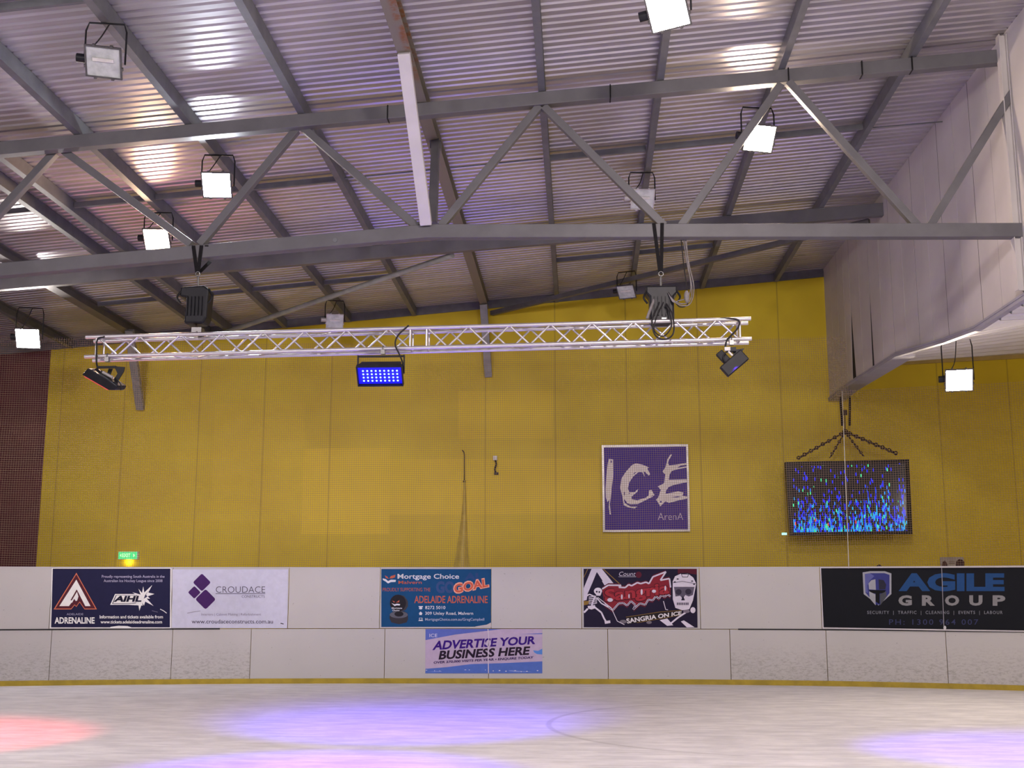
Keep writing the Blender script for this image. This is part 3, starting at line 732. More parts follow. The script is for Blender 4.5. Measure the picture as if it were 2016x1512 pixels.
# ------------------------------------------------------------------ rink boards
CURVE = [(-17.5, 20.6), (-15.2, 21.8), (-13.2, 22.55), (-11.4, 23.06), (-9.04, 23.56), (-6.57, 23.95), (-4.0, 24.18), (-1.37, 24.25), (0.8, 24.26), (3.02, 24.22), (5.54, 23.9), (8.33, 23.13), (10.6, 22.1), (12.6, 20.7)]
_cs = smooth([(a, c, 0) for a, c in CURVE], 10)
def yb(x):
    for p, q in zip(_cs, _cs[1:]):
        if p.x <= x <= q.x: return p.y + (q.y - p.y) * (x - p.x) / (q.x - p.x)
    return _cs[-1].y
def onboard(px, py):
    Y = 24.0
    for _ in range(5):
        p = at(px, py, Y); Y = yb(p.x)
    return at(px, py, Y)
def strip(x0, x1, z0, z1, off=0.0, th=0.03, n=8):
    """a panel that follows the line of the boards"""
    mb = MB(); vs = []; fs = []
    for i in range(n + 1):
        x = x0 + (x1 - x0) * i / n; y = yb(x)
        for (yo, z) in ((-off, z0), (-off, z1), (-off + th, z1), (-off + th, z0)): vs.append((x, y + yo, z))
    for i in range(n):
        for k in range(4): fs.append((i * 4 + k, i * 4 + (k + 1) % 4, i * 4 + 4 + (k + 1) % 4, i * 4 + 4 + k))
    fs += [(3, 2, 1, 0), tuple(n * 4 + k for k in range(4))]
    return mb.add(vs, fs)
ZS = 1.088                                 # joint between lower and upper boards
def bx(px, py=1180): return onboard(px, py).x
ups = [(-200, 100, 'upper white board left of the navy banner with the triangle emblem'),
       (100, 338, 'upper white board behind the navy banner with the triangle emblem'),
       (338, 568, 'upper white board behind the pale sign with purple diamonds'),
       (568, 748, 'blank upper white board between the purple diamond sign and the blue sign'),
       (748, 967, 'upper white board behind the blue sign with orange lettering'),
       (967, 1145, 'blank upper white board between the blue sign and the skeleton sign'),
       (1145, 1378, 'upper white board behind the skeleton sign'),
       (1378, 1616, 'blank upper white board between the skeleton sign and the black sign'),
       (1616, 1862, 'upper white board behind the left half of the black sign'),
       (1862, 2160, 'upper white board behind the right half of the black sign')]
for a, c, l in ups:
    m_ = strip(bx(a) + 0.006, bx(c) - 0.006, ZS + 0.006, 2.312)
    tag(m_.build('rink_board', BOARD), l, 'board', 'rink boards')
los = [(-200, 99, 1, 'scuffed lower white board at the left edge of the photo'),
       (99, 338, 1, 'scuffed lower white board under the navy banner'),
       (338, 493, 1, 'short scuffed lower white board under the left part of the diamond sign'),
       (493, 757, 0, 'clean lower white board left of the purple lettered poster, under the blank upper board'),
       (757, 962, 0, 'clean lower white board behind the left half of the purple lettered poster'),
       (962, 1197, 0, 'clean lower white board behind the right half of the purple lettered poster'),
       (1197, 1438, 0, 'clean lower white board under the right part of the skeleton sign'),
       (1438, 1628, 1, 'scuffed lower white board just left of the black sign'),
       (1628, 1864, 1, 'scuffed lower white board under the left part of the black sign'),
       (1864, 2160, 1, 'scuffed lower white board at the right edge of the photo')]
for a, c, sc_, l in los:
    m_ = strip(bx(a, 1290) + 0.006, bx(c, 1290) - 0.006, 0.095, ZS - 0.006)
    tag(m_.build('rink_board', SCUFFED if sc_ else BOARD), l, 'board', 'rink boards')
m_ = strip(bx(-200), bx(2160), 0.0, 0.1, 0.012, 0.03, 60); tag(m_.build('kick_strip', KICK), 'yellow kick strip along the foot of the white boards', 'kick strip')
m_ = strip(bx(-200), bx(433, 1238), ZS - 0.012, ZS + 0.012, 0.012, 0.012, 20); tag(m_.build('joint_strip', BLACK), 'black strip on the board joint under the left-hand signs', 'strip', 'black joint strips')
m_ = strip(bx(1453, 1238), bx(2160), ZS - 0.012, ZS + 0.012, 0.012, 0.012, 20); tag(m_.build('joint_strip', BLACK), 'black strip on the board joint under the black sign at the right', 'strip', 'black joint strips')
m_ = strip(bx(-200), bx(2160), 2.312, 2.326, 0.004, 0.05, 60); tag(m_.build('cap_rail', WHITEPAINT), 'thin white cap rail along the top of the boards', 'rail')

# ------------------------------------------------------------------ sign artwork (flat prints on the boards)
def text_mesh(s, bold=0.0, space=1.0):
    cu = bpy.data.curves.new('t', 'FONT'); cu.body = s; cu.offset = bold; cu.space_character = space; cu.resolution_u = 3
    ob = bpy.data.objects.new('t', cu); COL.objects.link(ob)
    bpy.context.view_layer.update()
    me = bpy.data.meshes.new_from_object(ob.evaluated_get(bpy.context.evaluated_depsgraph_get()))
    vs = [v.co.copy() for v in me.vertices]; fs = [tuple(p.vertices) for p in me.polygons]
    bpy.data.objects.remove(ob); bpy.data.curves.remove(cu); bpy.data.meshes.remove(me)
    return vs, fs
class Art:
    """collects flat shapes given in crop pixels; every shape becomes part of a printed layer"""
    SPLIT = ('lettering', 'print', 'scratch', 'icons')
    def __init__(s, ox, oy, sc, surf): s.o = (ox, oy, sc); s.surf = surf; s.layers = {}; s.n = 0
    def P(s, x, y, off):
        p = s.surf(s.o[0] + x * s.o[2], s.o[1] + y * s.o[2]); return Vector((p.x, p.y - off, p.z))
    def mb(s, part, col):
        key = (part, s.n if part in s.SPLIT else 0); d = s.layers.setdefault(key, (MB(), []))
        if col not in d[1]: d[1].append(col)
        d[0].cur = d[1].index(col); return d[0]
    def poly(s, pts, col, part='print', lay=1, new=True):
        s.n += new; off = 0.006 + lay * 0.0012
        s.mb(part, col).add([s.P(x, y, off) for x, y in pts], [tuple(range(len(pts)))])
    def rect(s, x0, y0, x1, y1, col, part='print', lay=1): s.poly([(x0, y0), (x1, y0), (x1, y1), (x0, y1)], col, part, lay)
    def ell(s, cx, cy, rx, ry, col, part='print', lay=1, n=20): s.poly([(cx + rx * math.cos(2 * math.pi * k / n), cy + ry * math.sin(2 * math.pi * k / n)) for k in range(n)], col, part, lay)
    def line(s, pts, w, col, part='print', lay=1):
        s.n += 1
        for (x0, y0), (x1, y1) in zip(pts, pts[1:]):
            L = math.hypot(x1 - x0, y1 - y0) or 1; nx, ny = -(y1 - y0) / L * w / 2, (x1 - x0) / L * w / 2
            s.poly([(x0 + nx, y0 + ny), (x1 + nx, y1 + ny), (x1 - nx, y1 - ny), (x0 - nx, y0 - ny)], col, part, lay, False)
    def text(s, st, quad, col, bold=0.0, part='lettering', lay=3, space=1.0):
        """quad: TL, TR, BR, BL in crop pixels (or x0,y0,x1,y1)"""
        if len(quad) == 4 and not isinstance(quad[0], tuple):
            x0, y0, x1, y1 = quad; quad = [(x0, y0), (x1, y0), (x1, y1), (x0, y1)]
        vs, fs = text_mesh(st, bold, space)
        xs = [v.x for v in vs]; ys = [v.y for v in vs]; a, c, e, f = min(xs), max(xs), min(ys), max(ys); out = []
        s.n += 1; off = 0.006 + lay * 0.0012
        for v in vs:
            u = (v.x - a) / (c - a); w = (f - v.y) / (f - e)
            tx = quad[0][0] + (quad[1][0] - quad[0][0]) * u; ty = quad[0][1] + (quad[1][1] - quad[0][1]) * u
            bx_ = quad[3][0] + (quad[2][0] - quad[3][0]) * u; by_ = quad[3][1] + (quad[2][1] - quad[3][1]) * u
            out.append(s.P(tx + (bx_ - tx) * w, ty + (by_ - ty) * w, off))
        s.mb(part, col).add(out, fs)
    def make(s, parent):
        for (part, _), (mb, cols) in s.layers.items():
            mb.build(part, [ink(c) for c in cols], parent)
def ink(c): return mat('ink_%02x%02x%02x' % tuple(int(round(v * 255)) for v in c), tuple(min(0.85, lin(v) * 1.2) for v in c), 0.5, 0, 0.04, 9, spec=0.12)
def lin(v): return v / 12.92 if v <= 0.04045 else ((v + 0.055) / 1.055) ** 2.4
def C(r, g, b_): return (r / 255, g / 255, b_ / 255)
WHT = C(225, 222, 226)
def sign(name, ox, oy, sc, corners, panelcol, label, cat, surf=onboard, border=None, th=0.006):
    """a sign panel with real thickness on the boards; corners in crop pixels"""
    A = Art(ox, oy, sc, surf)
    pts = [A.P(x, y, 0.006) for x, y in corners]
    lo = min(pts, key=lambda p: p.z)
    t = thing(name, (sum(p.x for p in pts) / len(pts), lo.y, lo.z), label, cat, 'advertising signs on the boards')
    # subdivide along x so that the panel follows the curve
    mb = MB(); xs = [c[0] for c in corners]
    if len(corners) == 4:
        n = 10; vs = []; fs = []
        for i in range(n + 1):
            u = i / n
            tp = (corners[0][0] + (corners[1][0] - corners[0][0]) * u, corners[0][1] + (corners[1][1] - corners[0][1]) * u)
            bt = (corners[3][0] + (corners[2][0] - corners[3][0]) * u, corners[3][1] + (corners[2][1] - corners[3][1]) * u)
            vs += [A.P(*tp, 0.006), A.P(*bt, 0.006), A.P(*bt, 0.0), A.P(*tp, 0.0)]
        for i in range(n):
            for k in range(4): fs.append((i * 4 + k, i * 4 + (k + 1) % 4, i * 4 + 4 + (k + 1) % 4, i * 4 + 4 + k))
        fs += [(3, 2, 1, 0), tuple(n * 4 + k for k in range(4))]
        mb.add(vs, fs)
    else:
        n = len(corners); mb.add(pts + [A.P(x, y, 0.0) for x, y in corners], [tuple(range(n)), tuple(range(2 * n - 1, n - 1, -1))] + [(i, n + i, n + (i + 1) % n, (i + 1) % n) for i in range(n)])
    mb.build('panel', ink(panelcol), t)
    return t, A

# --- navy banner with triangle emblem
t, A = sign('advertising_banner', 80, 1100, 500 / 2016, [(97, 77), (1035, 77), (1030, 549), (82, 551)], C(30, 30, 62), 'dark navy banner with white triangle emblem and star logo', 'banner')
OR = C(196, 110, 84); MR = C(78, 32, 44); NV = C(30, 30, 62)
for seg in ([(90, 73), (1038, 73), (1038, 79), (90, 79)], [(1031, 77), (1040, 77), (1036, 552), (1027, 552)], [(76, 545), (1032, 545), (1032, 553), (76, 553)], [(90, 77), (98, 77), (84, 551), (76, 551)]): A.poly(seg, WHT, 'border', 1)
A.poly([(285, 112), (448, 402), (104, 402)], OR, 'emblem', 1)
A.poly([(285, 124), (436, 395), (118, 395)], MR, 'emblem', 2)
A.poly([(285, 166), (398, 376), (356, 376), (288, 243), (238, 330), (250, 330), (290, 262), (302, 300), (287, 345), (268, 318), (238, 376), (150, 376)], WHT, 'emblem', 3)
A.poly([(310, 300), (327, 318), (345, 352), (300, 345)], MR, 'emblem', 3)
A.poly([(243, 403), (272, 365), (285, 380), (312, 342), (352, 403)], NV, 'emblem', 4)
A.line([(243, 400), (272, 365), (285, 380), (312, 342), (352, 400)], 5, OR, 'emblem', 5)
A.text('ADELAIDE', (208, 432, 340, 448), C(150, 150, 175))
A.text('ADRENALINE', (112, 464, 430, 515), WHT, 0.03)
A.text('Proudly representing South Australia in the', (487, 130, 985, 158), C(170, 168, 195), 0.004)
A.text('Australian Ice Hockey League since 2008', (502, 164, 968, 192), C(170, 168, 195), 0.004)
A.text('Information and tickets available from', (470, 448, 972, 474), WHT, 0.02)
A.text('www.tickets.adelaideadrenaline.com', (477, 488, 965, 514), WHT, 0.02)
A.poly([(592, 280), (770, 280), (800, 300), (812, 372), (700, 366), (553, 366)], WHT, 'star_logo', 1)
A.poly([(598, 288), (765, 288), (792, 345), (780, 352), (700, 358), (568, 358)], C(40, 38, 66), 'star_logo', 2)
A.poly([(604, 291), (762, 291), (790, 345), (700, 354), (576, 354)], WHT, 'star_logo', 3)
A.poly([(888, 208), (856, 268), (905, 280), (852, 298), (870, 318), (843, 316), (898, 375), (832, 340), (822, 372), (808, 348), (785, 414), (776, 350), (745, 372), (775, 330), (760, 316), (788, 304), (730, 266), (795, 285), (778, 238), (806, 272), (816, 220), (824, 268)], WHT, 'star_logo', 4)
A.poly([(862, 245), (838, 285), (850, 300), (820, 318), (830, 290)], C(60, 58, 86), 'star_logo', 5)
A.text('AIHL', [(600, 294), (812, 294), (800, 342), (580, 342)], C(24, 22, 44), 0.05, 'star_logo', 6)
A.poly([(555, 541), (620, 532), (690, 534), (738, 549), (555, 552)], WHT, 'torn_edge', 4)
A.line([(950, 400), (975, 412), (1002, 432)], 6, WHT, 'scratch', 4)
A.line([(885, 412), (930, 424)], 2.5, C(140, 140, 160), 'scratch', 4)
A.make(t)
# --- pale sign with purple diamonds
t, A = sign('advertising_sign', 80, 1100, 500 / 2016, [(1048, 84), (1964, 84), (1957, 551), (1042, 548)], C(190, 191, 211), 'pale lilac sign with three purple rounded diamonds and thin lettering', 'sign')
PU = C(66, 34, 92)
def rdiamond(cx, cy, r, k=0.16):
    pts = []
    cs = [(0, -r), (r, 0), (0, r), (-r, 0)]
    for i in range(4):
        a0, a1, a2 = cs[i - 1], cs[i], cs[(i + 1) % 4]
        p = (a1[0] + (a0[0] - a1[0]) * k, a1[1] + (a0[1] - a1[1]) * k); q = (a1[0] + (a2[0] - a1[0]) * k, a1[1] + (a2[1] - a1[1]) * k)
        for j in range(5):
            u = j / 4; pts.append((cx + (1 - u) ** 2 * p[0] + 2 * u * (1 - u) * a1[0] + u * u * q[0], cy + (1 - u) ** 2 * p[1] + 2 * u * (1 - u) * a1[1] + u * u * q[1]))
    return pts
A.poly(rdiamond(1281, 188, 72), PU, 'emblem', 2); A.poly(rdiamond(1221, 267, 51), PU, 'emblem', 2); A.poly(rdiamond(1310, 322, 82), PU, 'emblem', 2)
A.text('CROUDACE', (1392, 220, 1783, 270), C(70, 66, 84), -0.012)
A.line([(1390, 277), (1784, 277)], 4, C(70, 66, 84), 'lettering', 3)
A.text('CONSTRUCTS', (1597, 289, 1780, 310), C(96, 92, 112))
A.text('Interiors | Cabinet Making | Refurbishment', (1278, 432, 1750, 456), C(128, 122, 142))
A.text('www.croudaceconstructs.com.au', (1200, 482, 1845, 514), C(66, 58, 82), 0.004)
A.line([(1165, 432), (1215, 422), (1270, 414)], 4, C(130, 126, 140), 'scratch', 3); A.line([(1905, 512), (1930, 518)], 7, C(60, 56, 64), 'scratch', 3)
A.make(t)
# --- blue sign with orange lettering
t, A = sign('advertising_sign', 730, 1100, 400 / 2016, [(105, 102), (1196, 102), (1192, 674), (105, 677)], C(18, 70, 116), 'blue sign with orange lettering and stacked black pucks, torn lower corner', 'sign')
A.poly([(1193, 632), (1196, 678), (1030, 678), (1040, 672), (1100, 662), (1150, 654), (1180, 640)], C(190, 182, 184), 'torn_corner', 1)
ORG = C(176, 92, 74); PW = C(205, 208, 226); GB = C(52, 74, 122)
A.text('Mortgage Choice', (266, 150, 876, 214), PW, 0.012)
A.poly([(118, 195), (150, 203), (172, 222), (200, 208), (250, 210), (246, 230), (200, 232), (172, 245), (145, 224), (122, 212)], PW, 'emblem', 2)
A.poly([(140, 165), (165, 178), (180, 200), (150, 190)], ORG, 'emblem', 2); A.poly([(185, 195), (200, 172), (245, 160), (240, 185), (215, 195)], ORG, 'emblem', 2)
A.text('Malvern', (275, 218, 506, 250), ORG, 0.008)
A.text('PROUDLY SUPPORTING THE', (118, 288, 592, 324), C(150, 84, 78), 0.012)
A.text('GO', (648, 222, 830, 342), GB, 0.05, 'lettering', 1)
A.text('AL', (930, 140, 1110, 212), C(40, 68, 118), 0.05, 'lettering', 1)
A.text('GOAL', [(814, 244), (1168, 182), (1178, 284), (822, 358)], C(222, 160, 140), 0.075, 'lettering', 2)
A.text('GOAL', [(826, 256), (1160, 196), (1168, 276), (832, 344)], C(190, 88, 70), 0.03, 'lettering', 4)
A.text('ADELAIDE ADRENALINE', (432, 368, 1160, 440), ORG, 0.016)
A.text('8272 5010', (540, 468, 740, 500), PW, 0.006); A.text('309 Unley Road, Malvern', (540, 526, 1016, 566), PW, 0.006); A.text('MortgageChoice.com.au/GregCampbell', (540, 588, 1126, 622), C(170, 178, 206), 0.004)
A.ell(495, 492, 17, 10, PW, 'icons', 2); A.rect(475, 470, 517, 480, PW, 'icons', 2); A.rect(484, 480, 506, 500, PW, 'icons', 1)
A.poly([(475, 543), (495, 524), (515, 543), (508, 543), (508, 558), (482, 558), (482, 543)], PW, 'icons', 2)
A.rect(480, 586, 512, 610, PW, 'icons', 2); A.rect(485, 590, 507, 606, C(18, 70, 116), 'icons', 3); A.rect(473, 611, 519, 617, PW, 'icons', 2)
BKI = C(34, 32, 38); GRI = C(88, 90, 102)
A.poly([(186, 590), (190, 545), (230, 520), (330, 520), (368, 545), (370, 600), (355, 632), (280, 650), (205, 632)], C(52, 50, 56), 'puck_picture', 1)
A.ell(278, 556, 90, 34, GRI, 'puck_picture', 2); A.ell(270, 440, 80, 84, BKI, 'puck_picture', 3); A.poly([(275, 358), (330, 368), (368, 420), (370, 470), (345, 510), (290, 524), (340, 450)], C(58, 56, 62), 'puck_picture', 2)
A.ell(280, 548, 45, 26, BKI, 'puck_picture', 3)
A.poly([(205, 440), (235, 452), (262, 446), (292, 450), (288, 464), (258, 462), (238, 470)], PW, 'puck_picture', 5); A.poly([(215, 415), (240, 425), (232, 436)], ORG, 'puck_picture', 5); A.poly([(248, 436), (285, 410), (282, 432)], ORG, 'puck_picture', 5)
A.text('Mortgage', (208, 482, 312, 502), PW, 0.02, 'puck_picture', 5); A.text('Choice', (215, 504, 285, 520), PW, 0.02, 'puck_picture', 5)
A.make(t)
# --- purple lettered poster on the lower boards
t, A = sign('advertising_poster', 730, 1100, 400 / 2016, [(543, 697), (1702, 697), (1702, 1137), (541, 1137)], C(178, 162, 190), 'lilac and blue poster with slanted purple and black lettering on the lower boards', 'poster')
BL = C(88, 104, 182); BL2 = C(84, 132, 206)
A.poly([(543, 697), (1300, 697), (1150, 716), (840, 752), (543, 807)], BL, 'print', 1)
A.poly([(1480, 748), (1702, 738), (1702, 748)], BL, 'print', 1)
A.poly([(543, 1092), (760, 1075), (1000, 1045), (1300, 1036), (1702, 1018), (1702, 1137), (541, 1137)], C(80, 108, 186), 'print', 1)
A.poly([(1610, 908), (1660, 914), (1702, 892), (1702, 950), (1650, 946), (1622, 930)], BL2, 'print', 1)
A.poly([(560, 1120), (760, 1108), (1100, 1112), (1400, 1106), (1600, 1122), (1300, 1128), (900, 1124)], C(120, 140, 204), 'print', 2)
A.text('ICE', (582, 744, 660, 778), C(190, 190, 220), 0.01)
A.text('ADVERTISE YOUR', [(634, 815), (1642, 765), (1632, 848), (610, 908)], C(54, 22, 120), 0.035)
A.text('BUSINESS HERE', [(690, 912), (1584, 868), (1568, 954), (672, 1002)], C(36, 24, 42), 0.035)
A.text('OVER 270,000 VISITS PER YEAR \u2022 ENQUIRE TODAY', [(626, 1018), (1616, 966), (1612, 994), (622, 1046)], C(50, 26, 84), 0.03)
A.line([(1163, 697), (1172, 800), (1165, 900), (1168, 1137)], 9, C(198, 190, 205), 'torn_seam', 5); A.ell(1168, 838, 26, 34, C(190, 176, 200), 'torn_seam', 5, 10)
for i in range(16):
    A.ell(560 + i * 72 + random.uniform(-20, 20), 1112 + random.uniform(-10, 14), random.uniform(4, 11), random.uniform(3, 6), C(205, 205, 225), 'print', 3, 7)
A.make(t)
# --- skeleton sign
t, A = sign('advertising_sign', 1120, 1100, 300 / 2016, [(195, 134), (1692, 134), (1702, 912), (197, 906)], C(30, 24, 48), 'dark sign with skeleton skater, red banner lettering and skull-faced helmet', 'sign')
RD = C(124, 34, 48); DR = C(82, 26, 44); LW = C(196, 190, 208); GD = C(132, 104, 52); DK = C(30, 24, 48)
A.poly([(300, 134), (436, 134), (610, 350), (470, 350), (368, 178), (245, 480), (235, 546), (196, 556), (196, 390)], LW, 'print', 1)
A.poly([(372, 178), (445, 290), (425, 305), (385, 250), (330, 420), (245, 470)], DK, 'print', 2)
A.line([(452, 134), (690, 350)], 10, GD, 'print', 2); A.line([(250, 134), (196, 250)], 7, GD, 'print', 2)
A.poly([(196, 560), (280, 558), (250, 606), (196, 616)], GD, 'print', 1); A.poly([(1440, 134), (1692, 134), (1692, 210), (1560, 190), (1440, 200)], DR, 'print', 1)
A.text('Count', [(670, 172), (892, 172), (872, 228), (658, 228)], LW, -0.004); A.line([(656, 238), (888, 238)], 5, LW, 'lettering', 3); A.ell(922, 212, 40, 42, DR, 'print', 2)
zig_t = [(440, 400), (520, 350), (690, 352), (660, 378), (745, 382), (790, 342), (830, 358), (905, 316), (950, 330), (1020, 310), (1060, 330), (1110, 240), (1284, 172), (1210, 285), (1330, 262), (1345, 380)]
zig_b = [(1345, 500), (1305, 470), (1268, 505), (1225, 480), (1190, 530), (1150, 495), (1110, 550), (1050, 540), (1010, 610), (940, 590), (850, 672), (880, 610), (820, 560), (770, 620), (720, 585), (660, 590), (580, 680), (470, 600)]
A.poly([(x, y - 26) for x, y in zig_t] + [(x, y + 34) for x, y in zig_b], DR, 'banner_print', 2)
A.poly(zig_t + zig_b, RD, 'banner_print', 3)
A.line(zig_t, 20, LW, 'banner_print', 4); A.line([(x, y) for x, y in zig_b], 22, LW, 'banner_print', 4); A.line([(x, y) for x, y in zig_b], 7, DK, 'banner_print', 5)
A.text('Sangria', [(455, 400), (1335, 290), (1340, 520), (470, 640)], C(70, 22, 34), 0.06, 'banner_print', 6)
A.text('Sangria', [(470, 408), (1325, 302), (1330, 508), (482, 622)], C(150, 44, 56), 0.035, 'banner_print', 7)
for (px, py, rx, ry) in ((545, 545, 38, 26), (700, 505, 12, 34), (795, 495, 10, 30), (962, 440, 14, 40), (1125, 430, 28, 22), (1275, 390, 12, 34)): A.ell(px, py, rx, ry, LW, 'banner_print', 9, 10)
# skeleton skater
SKW = C(206, 200, 216)
A.ell(385, 428, 54, 46, SKW, 'skeleton_print', 8); A.poly([(345, 450), (430, 460), (415, 490), (365, 488)], SKW, 'skeleton_print', 8); A.ell(368, 436, 12, 13, DK, 'skeleton_print', 9, 10); A.ell(402, 440, 11, 13, DK, 'skeleton_print', 9, 10)
A.line([(350, 490), (320, 560), (300, 630)], 22, SKW, 'skeleton_print', 8)
for i in range(5): A.line([(262, 508 + i * 22), (330, 500 + i * 24), (372, 520 + i * 16)], 10, SKW, 'skeleton_print', 8)
A.poly([(248, 625), (345, 612), (350, 655), (300, 672), (255, 660)], SKW, 'skeleton_print', 8)
A.line([(250, 660), (200, 712)], 24, SKW, 'skeleton_print', 8); A.line([(340, 640), (430, 712), (465, 790), (490, 830)], 22, SKW, 'skeleton_print', 8)
A.poly([(470, 825), (545, 815), (550, 850), (478, 862)], SKW, 'skeleton_print', 8)
A.line([(340, 500), (270, 470), (240, 490)], 16, SKW, 'skeleton_print', 8); A.line([(370, 520), (430, 590), (520, 640)], 16, SKW, 'skeleton_print', 8)
A.line([(380, 510), (560, 650), (640, 825), (735, 872)], 9, SKW, 'skeleton_print', 9)
A.ell(718, 832, 46, 24, C(110, 104, 116), 'print', 8); A.ell(1060, 842, 36, 20, C(110, 104, 116), 'print', 8)
# helmet with skull mask
A.poly([(1362, 300), (1395, 225), (1470, 190), (1580, 188), (1655, 240), (1695, 330), (1650, 560), (1600, 680), (1500, 694), (1400, 660), (1362, 540)], DK, 'helmet_print', 8)
A.poly([(1372, 300), (1404, 232), (1476, 200), (1576, 198), (1645, 250), (1684, 330), (1640, 552), (1592, 668), (1500, 682), (1408, 650), (1374, 536)], SKW, 'helmet_print', 9)
A.poly([(1482, 198), (1588, 200), (1572, 246), (1500, 246)], DK, 'helmet_print', 10); A.poly([(1492, 206), (1578, 208), (1566, 238), (1504, 238)], SKW, 'helmet_print', 11)
A.line([(1376, 318), (1500, 300), (1682, 330)], 6, DK, 'helmet_print', 11)
A.poly([(1388, 372), (1660, 372), (1640, 480), (1585, 500), (1540, 480), (1505, 530), (1470, 490), (1410, 500)], C(92, 86, 104), 'helmet_print', 10)
A.ell(1450, 440, 40, 38, C(54, 48, 66), 'helmet_print', 11); A.ell(1580, 436, 42, 38, C(54, 48, 66), 'helmet_print', 11); A.poly([(1508, 490), (1535, 550), (1484, 550)], DK, 'helmet_print', 11)
for i in range(7): A.rect(1428 + i * 23, 580, 1444 + i * 23, 612, C(80, 74, 92), 'helmet_print', 11)
for sx, sy in ((1438, 268), (1400, 308), (1630, 296), (1655, 338)): A.ell(sx, sy, 16, 8, DK, 'helmet_print', 12, 8)
A.poly([(755, 770), (1200, 700), (1490, 680), (1500, 740), (1150, 800), (770, 870)], C(36, 30, 34), 'ribbon_print', 8); A.line([(755, 772), (1200, 704), (1490, 682)], 6, GD, 'ribbon_print', 9); A.line([(900, 846), (1200, 795), (1500, 740)], 6, GD, 'ribbon_print', 9)
A.text('SANGRIA ON ICE', [(755, 792), (1492, 690), (1486, 742), (772, 858)], C(214, 210, 216), 0.03, 'ribbon_print', 10)
A.line([(1250, 560), (1280, 672), (1310, 676)], 9, SKW, 'print', 8); A.ell(1640, 680, 34, 40, SKW, 'second_skeleton_print', 8)
A.line([(1560, 700), (1440, 780), (1330, 870)], 22, SKW, 'second_skeleton_print', 9); A.poly([(1200, 812), (1300, 790), (1380, 880), (1300, 888)], SKW, 'second_skeleton_print', 8); A.poly([(1480, 830), (1520, 815), (1660, 905), (1560, 908)], SKW, 'second_skeleton_print', 8); A.ell(1555, 696, 44, 22, C(120, 112, 126), 'helmet_print', 12)
A.make(t)
# --- black sign with shield
t, A = sign('advertising_sign', 1596, 1080, 420 / 2016, [(95, 184), (2350, 174), (2350, 782), (118, 746)], C(14, 16, 24), 'long black sign with silver helmet shield and blue lettering at the right', 'sign')
SV = C(150, 152, 162); AB = C(31, 68, 118)
for seg in ([(86, 176), (2350, 166), (2350, 176), (86, 186)], [(86, 180), (97, 180), (122, 748), (110, 756)], [(112, 744), (2350, 780), (2350, 792), (112, 757)]): A.poly(seg, C(190, 186, 192), 'border', 1)
A.poly([(490, 225), (560, 214), (700, 214), (762, 235), (762, 430), (640, 538), (620, 520), (500, 430)], SV, 'emblem', 1)
A.poly([(510, 240), (565, 232), (695, 232), (744, 248), (744, 420), (660, 530), (612, 530), (516, 415)], C(52, 56, 120), 'emblem', 2)
A.poly([(510, 240), (560, 233), (600, 260), (560, 300), (536, 350), (540, 420), (516, 410)], C(88, 92, 150), 'emblem', 3)
A.poly([(545, 330), (570, 300), (610, 290), (615, 390), (550, 385)], SV, 'emblem', 4); A.poly([(640, 290), (690, 300), (712, 340), (705, 385), (645, 388)], C(40, 40, 56), 'emblem', 4)
A.poly([(548, 392), (712, 392), (692, 420), (650, 424), (650, 525), (612, 500), (612, 424), (572, 420)], C(10, 10, 16), 'emblem', 5)
A.poly([(550, 405), (610, 432), (612, 536), (555, 470)], SV, 'emblem', 6); A.poly([(712, 405), (652, 432), (656, 536), (715, 455)], C(70, 72, 80), 'emblem', 6)
A.text('AGILE', (830, 232, 1830, 404), AB, 0.05)
for ch, x0, x1 in (('G', 828, 955), ('R', 1050, 1172), ('O', 1268, 1402), ('U', 1497, 1622), ('P', 1718, 1838)): A.text(ch, (x0, 441, x1, 540), C(128, 128, 132), 0.05)
A.text('SECURITY  |  TRAFFIC  |  CLEANING  |  EVENTS  |  LABOUR', (533, 588, 1812, 628), C(120, 122, 132), 0.012, space=1.25)
A.text('PH: 1300 964 007', (740, 668, 1582, 720), C(52, 56, 92), 0.004, space=1.3)
A.line([(1236, 178), (1246, 450), (1258, 760)], 6, C(150, 148, 156), 'panel_joint', 5); A.ell(1266, 748, 14, 20, C(190, 190, 196), 'panel_joint', 6, 8)
A.make(t)

# ------------------------------------------------------------------ ICE sign on the wall
def onwall(px, py): return at(px, py, YW - 0.05)
SX, SY, SS = 1170, 860, 210 / 1588
A = Art(SX, SY, SS, onwall)
c0 = onwall(1271, 1047)
t = thing('wall_sign', (c0.x, YW - 0.05, c0.z), 'square purple-blue sign with white brush lettering and silver frame on the yellow wall', 'sign')
b = MB(); q = [A.P(x, y, 0.0) for x, y in ((108, 128), (1396, 110), (1425, 1410), (130, 1420))]
back = [Vector((p.x, YW - 0.001, p.z)) for p in q]
b.add(q + back, [(0, 1, 2, 3), (0, 4, 5, 1), (1, 5, 6, 2), (2, 6, 7, 3), (3, 7, 4, 0), (7, 6, 5, 4)]); b.build('panel', ink(C(62, 46, 130)), t)
b = MB(); qi = [A.P(x, y, 0.0) for x, y in ((140, 160), (1368, 148), (1394, 1380), (158, 1388))]
f_ = Vector((0, -0.03, 0))
for i in range(4):
    j = (i + 1) % 4
    b.add([q[i], q[j], qi[j], qi[i], q[i] + f_, q[j] + f_, qi[j] + f_, qi[i] + f_], [(4, 5, 6, 7), (0, 4, 7, 3), (1, 2, 6, 5), (0, 1, 5, 4), (3, 7, 6, 2), (0, 3, 2, 1)])
b.build('frame', mat('silver_frame', (0.52, 0.49, 0.47), 0.35, 0.4), t)
SW = C(214, 206, 206)
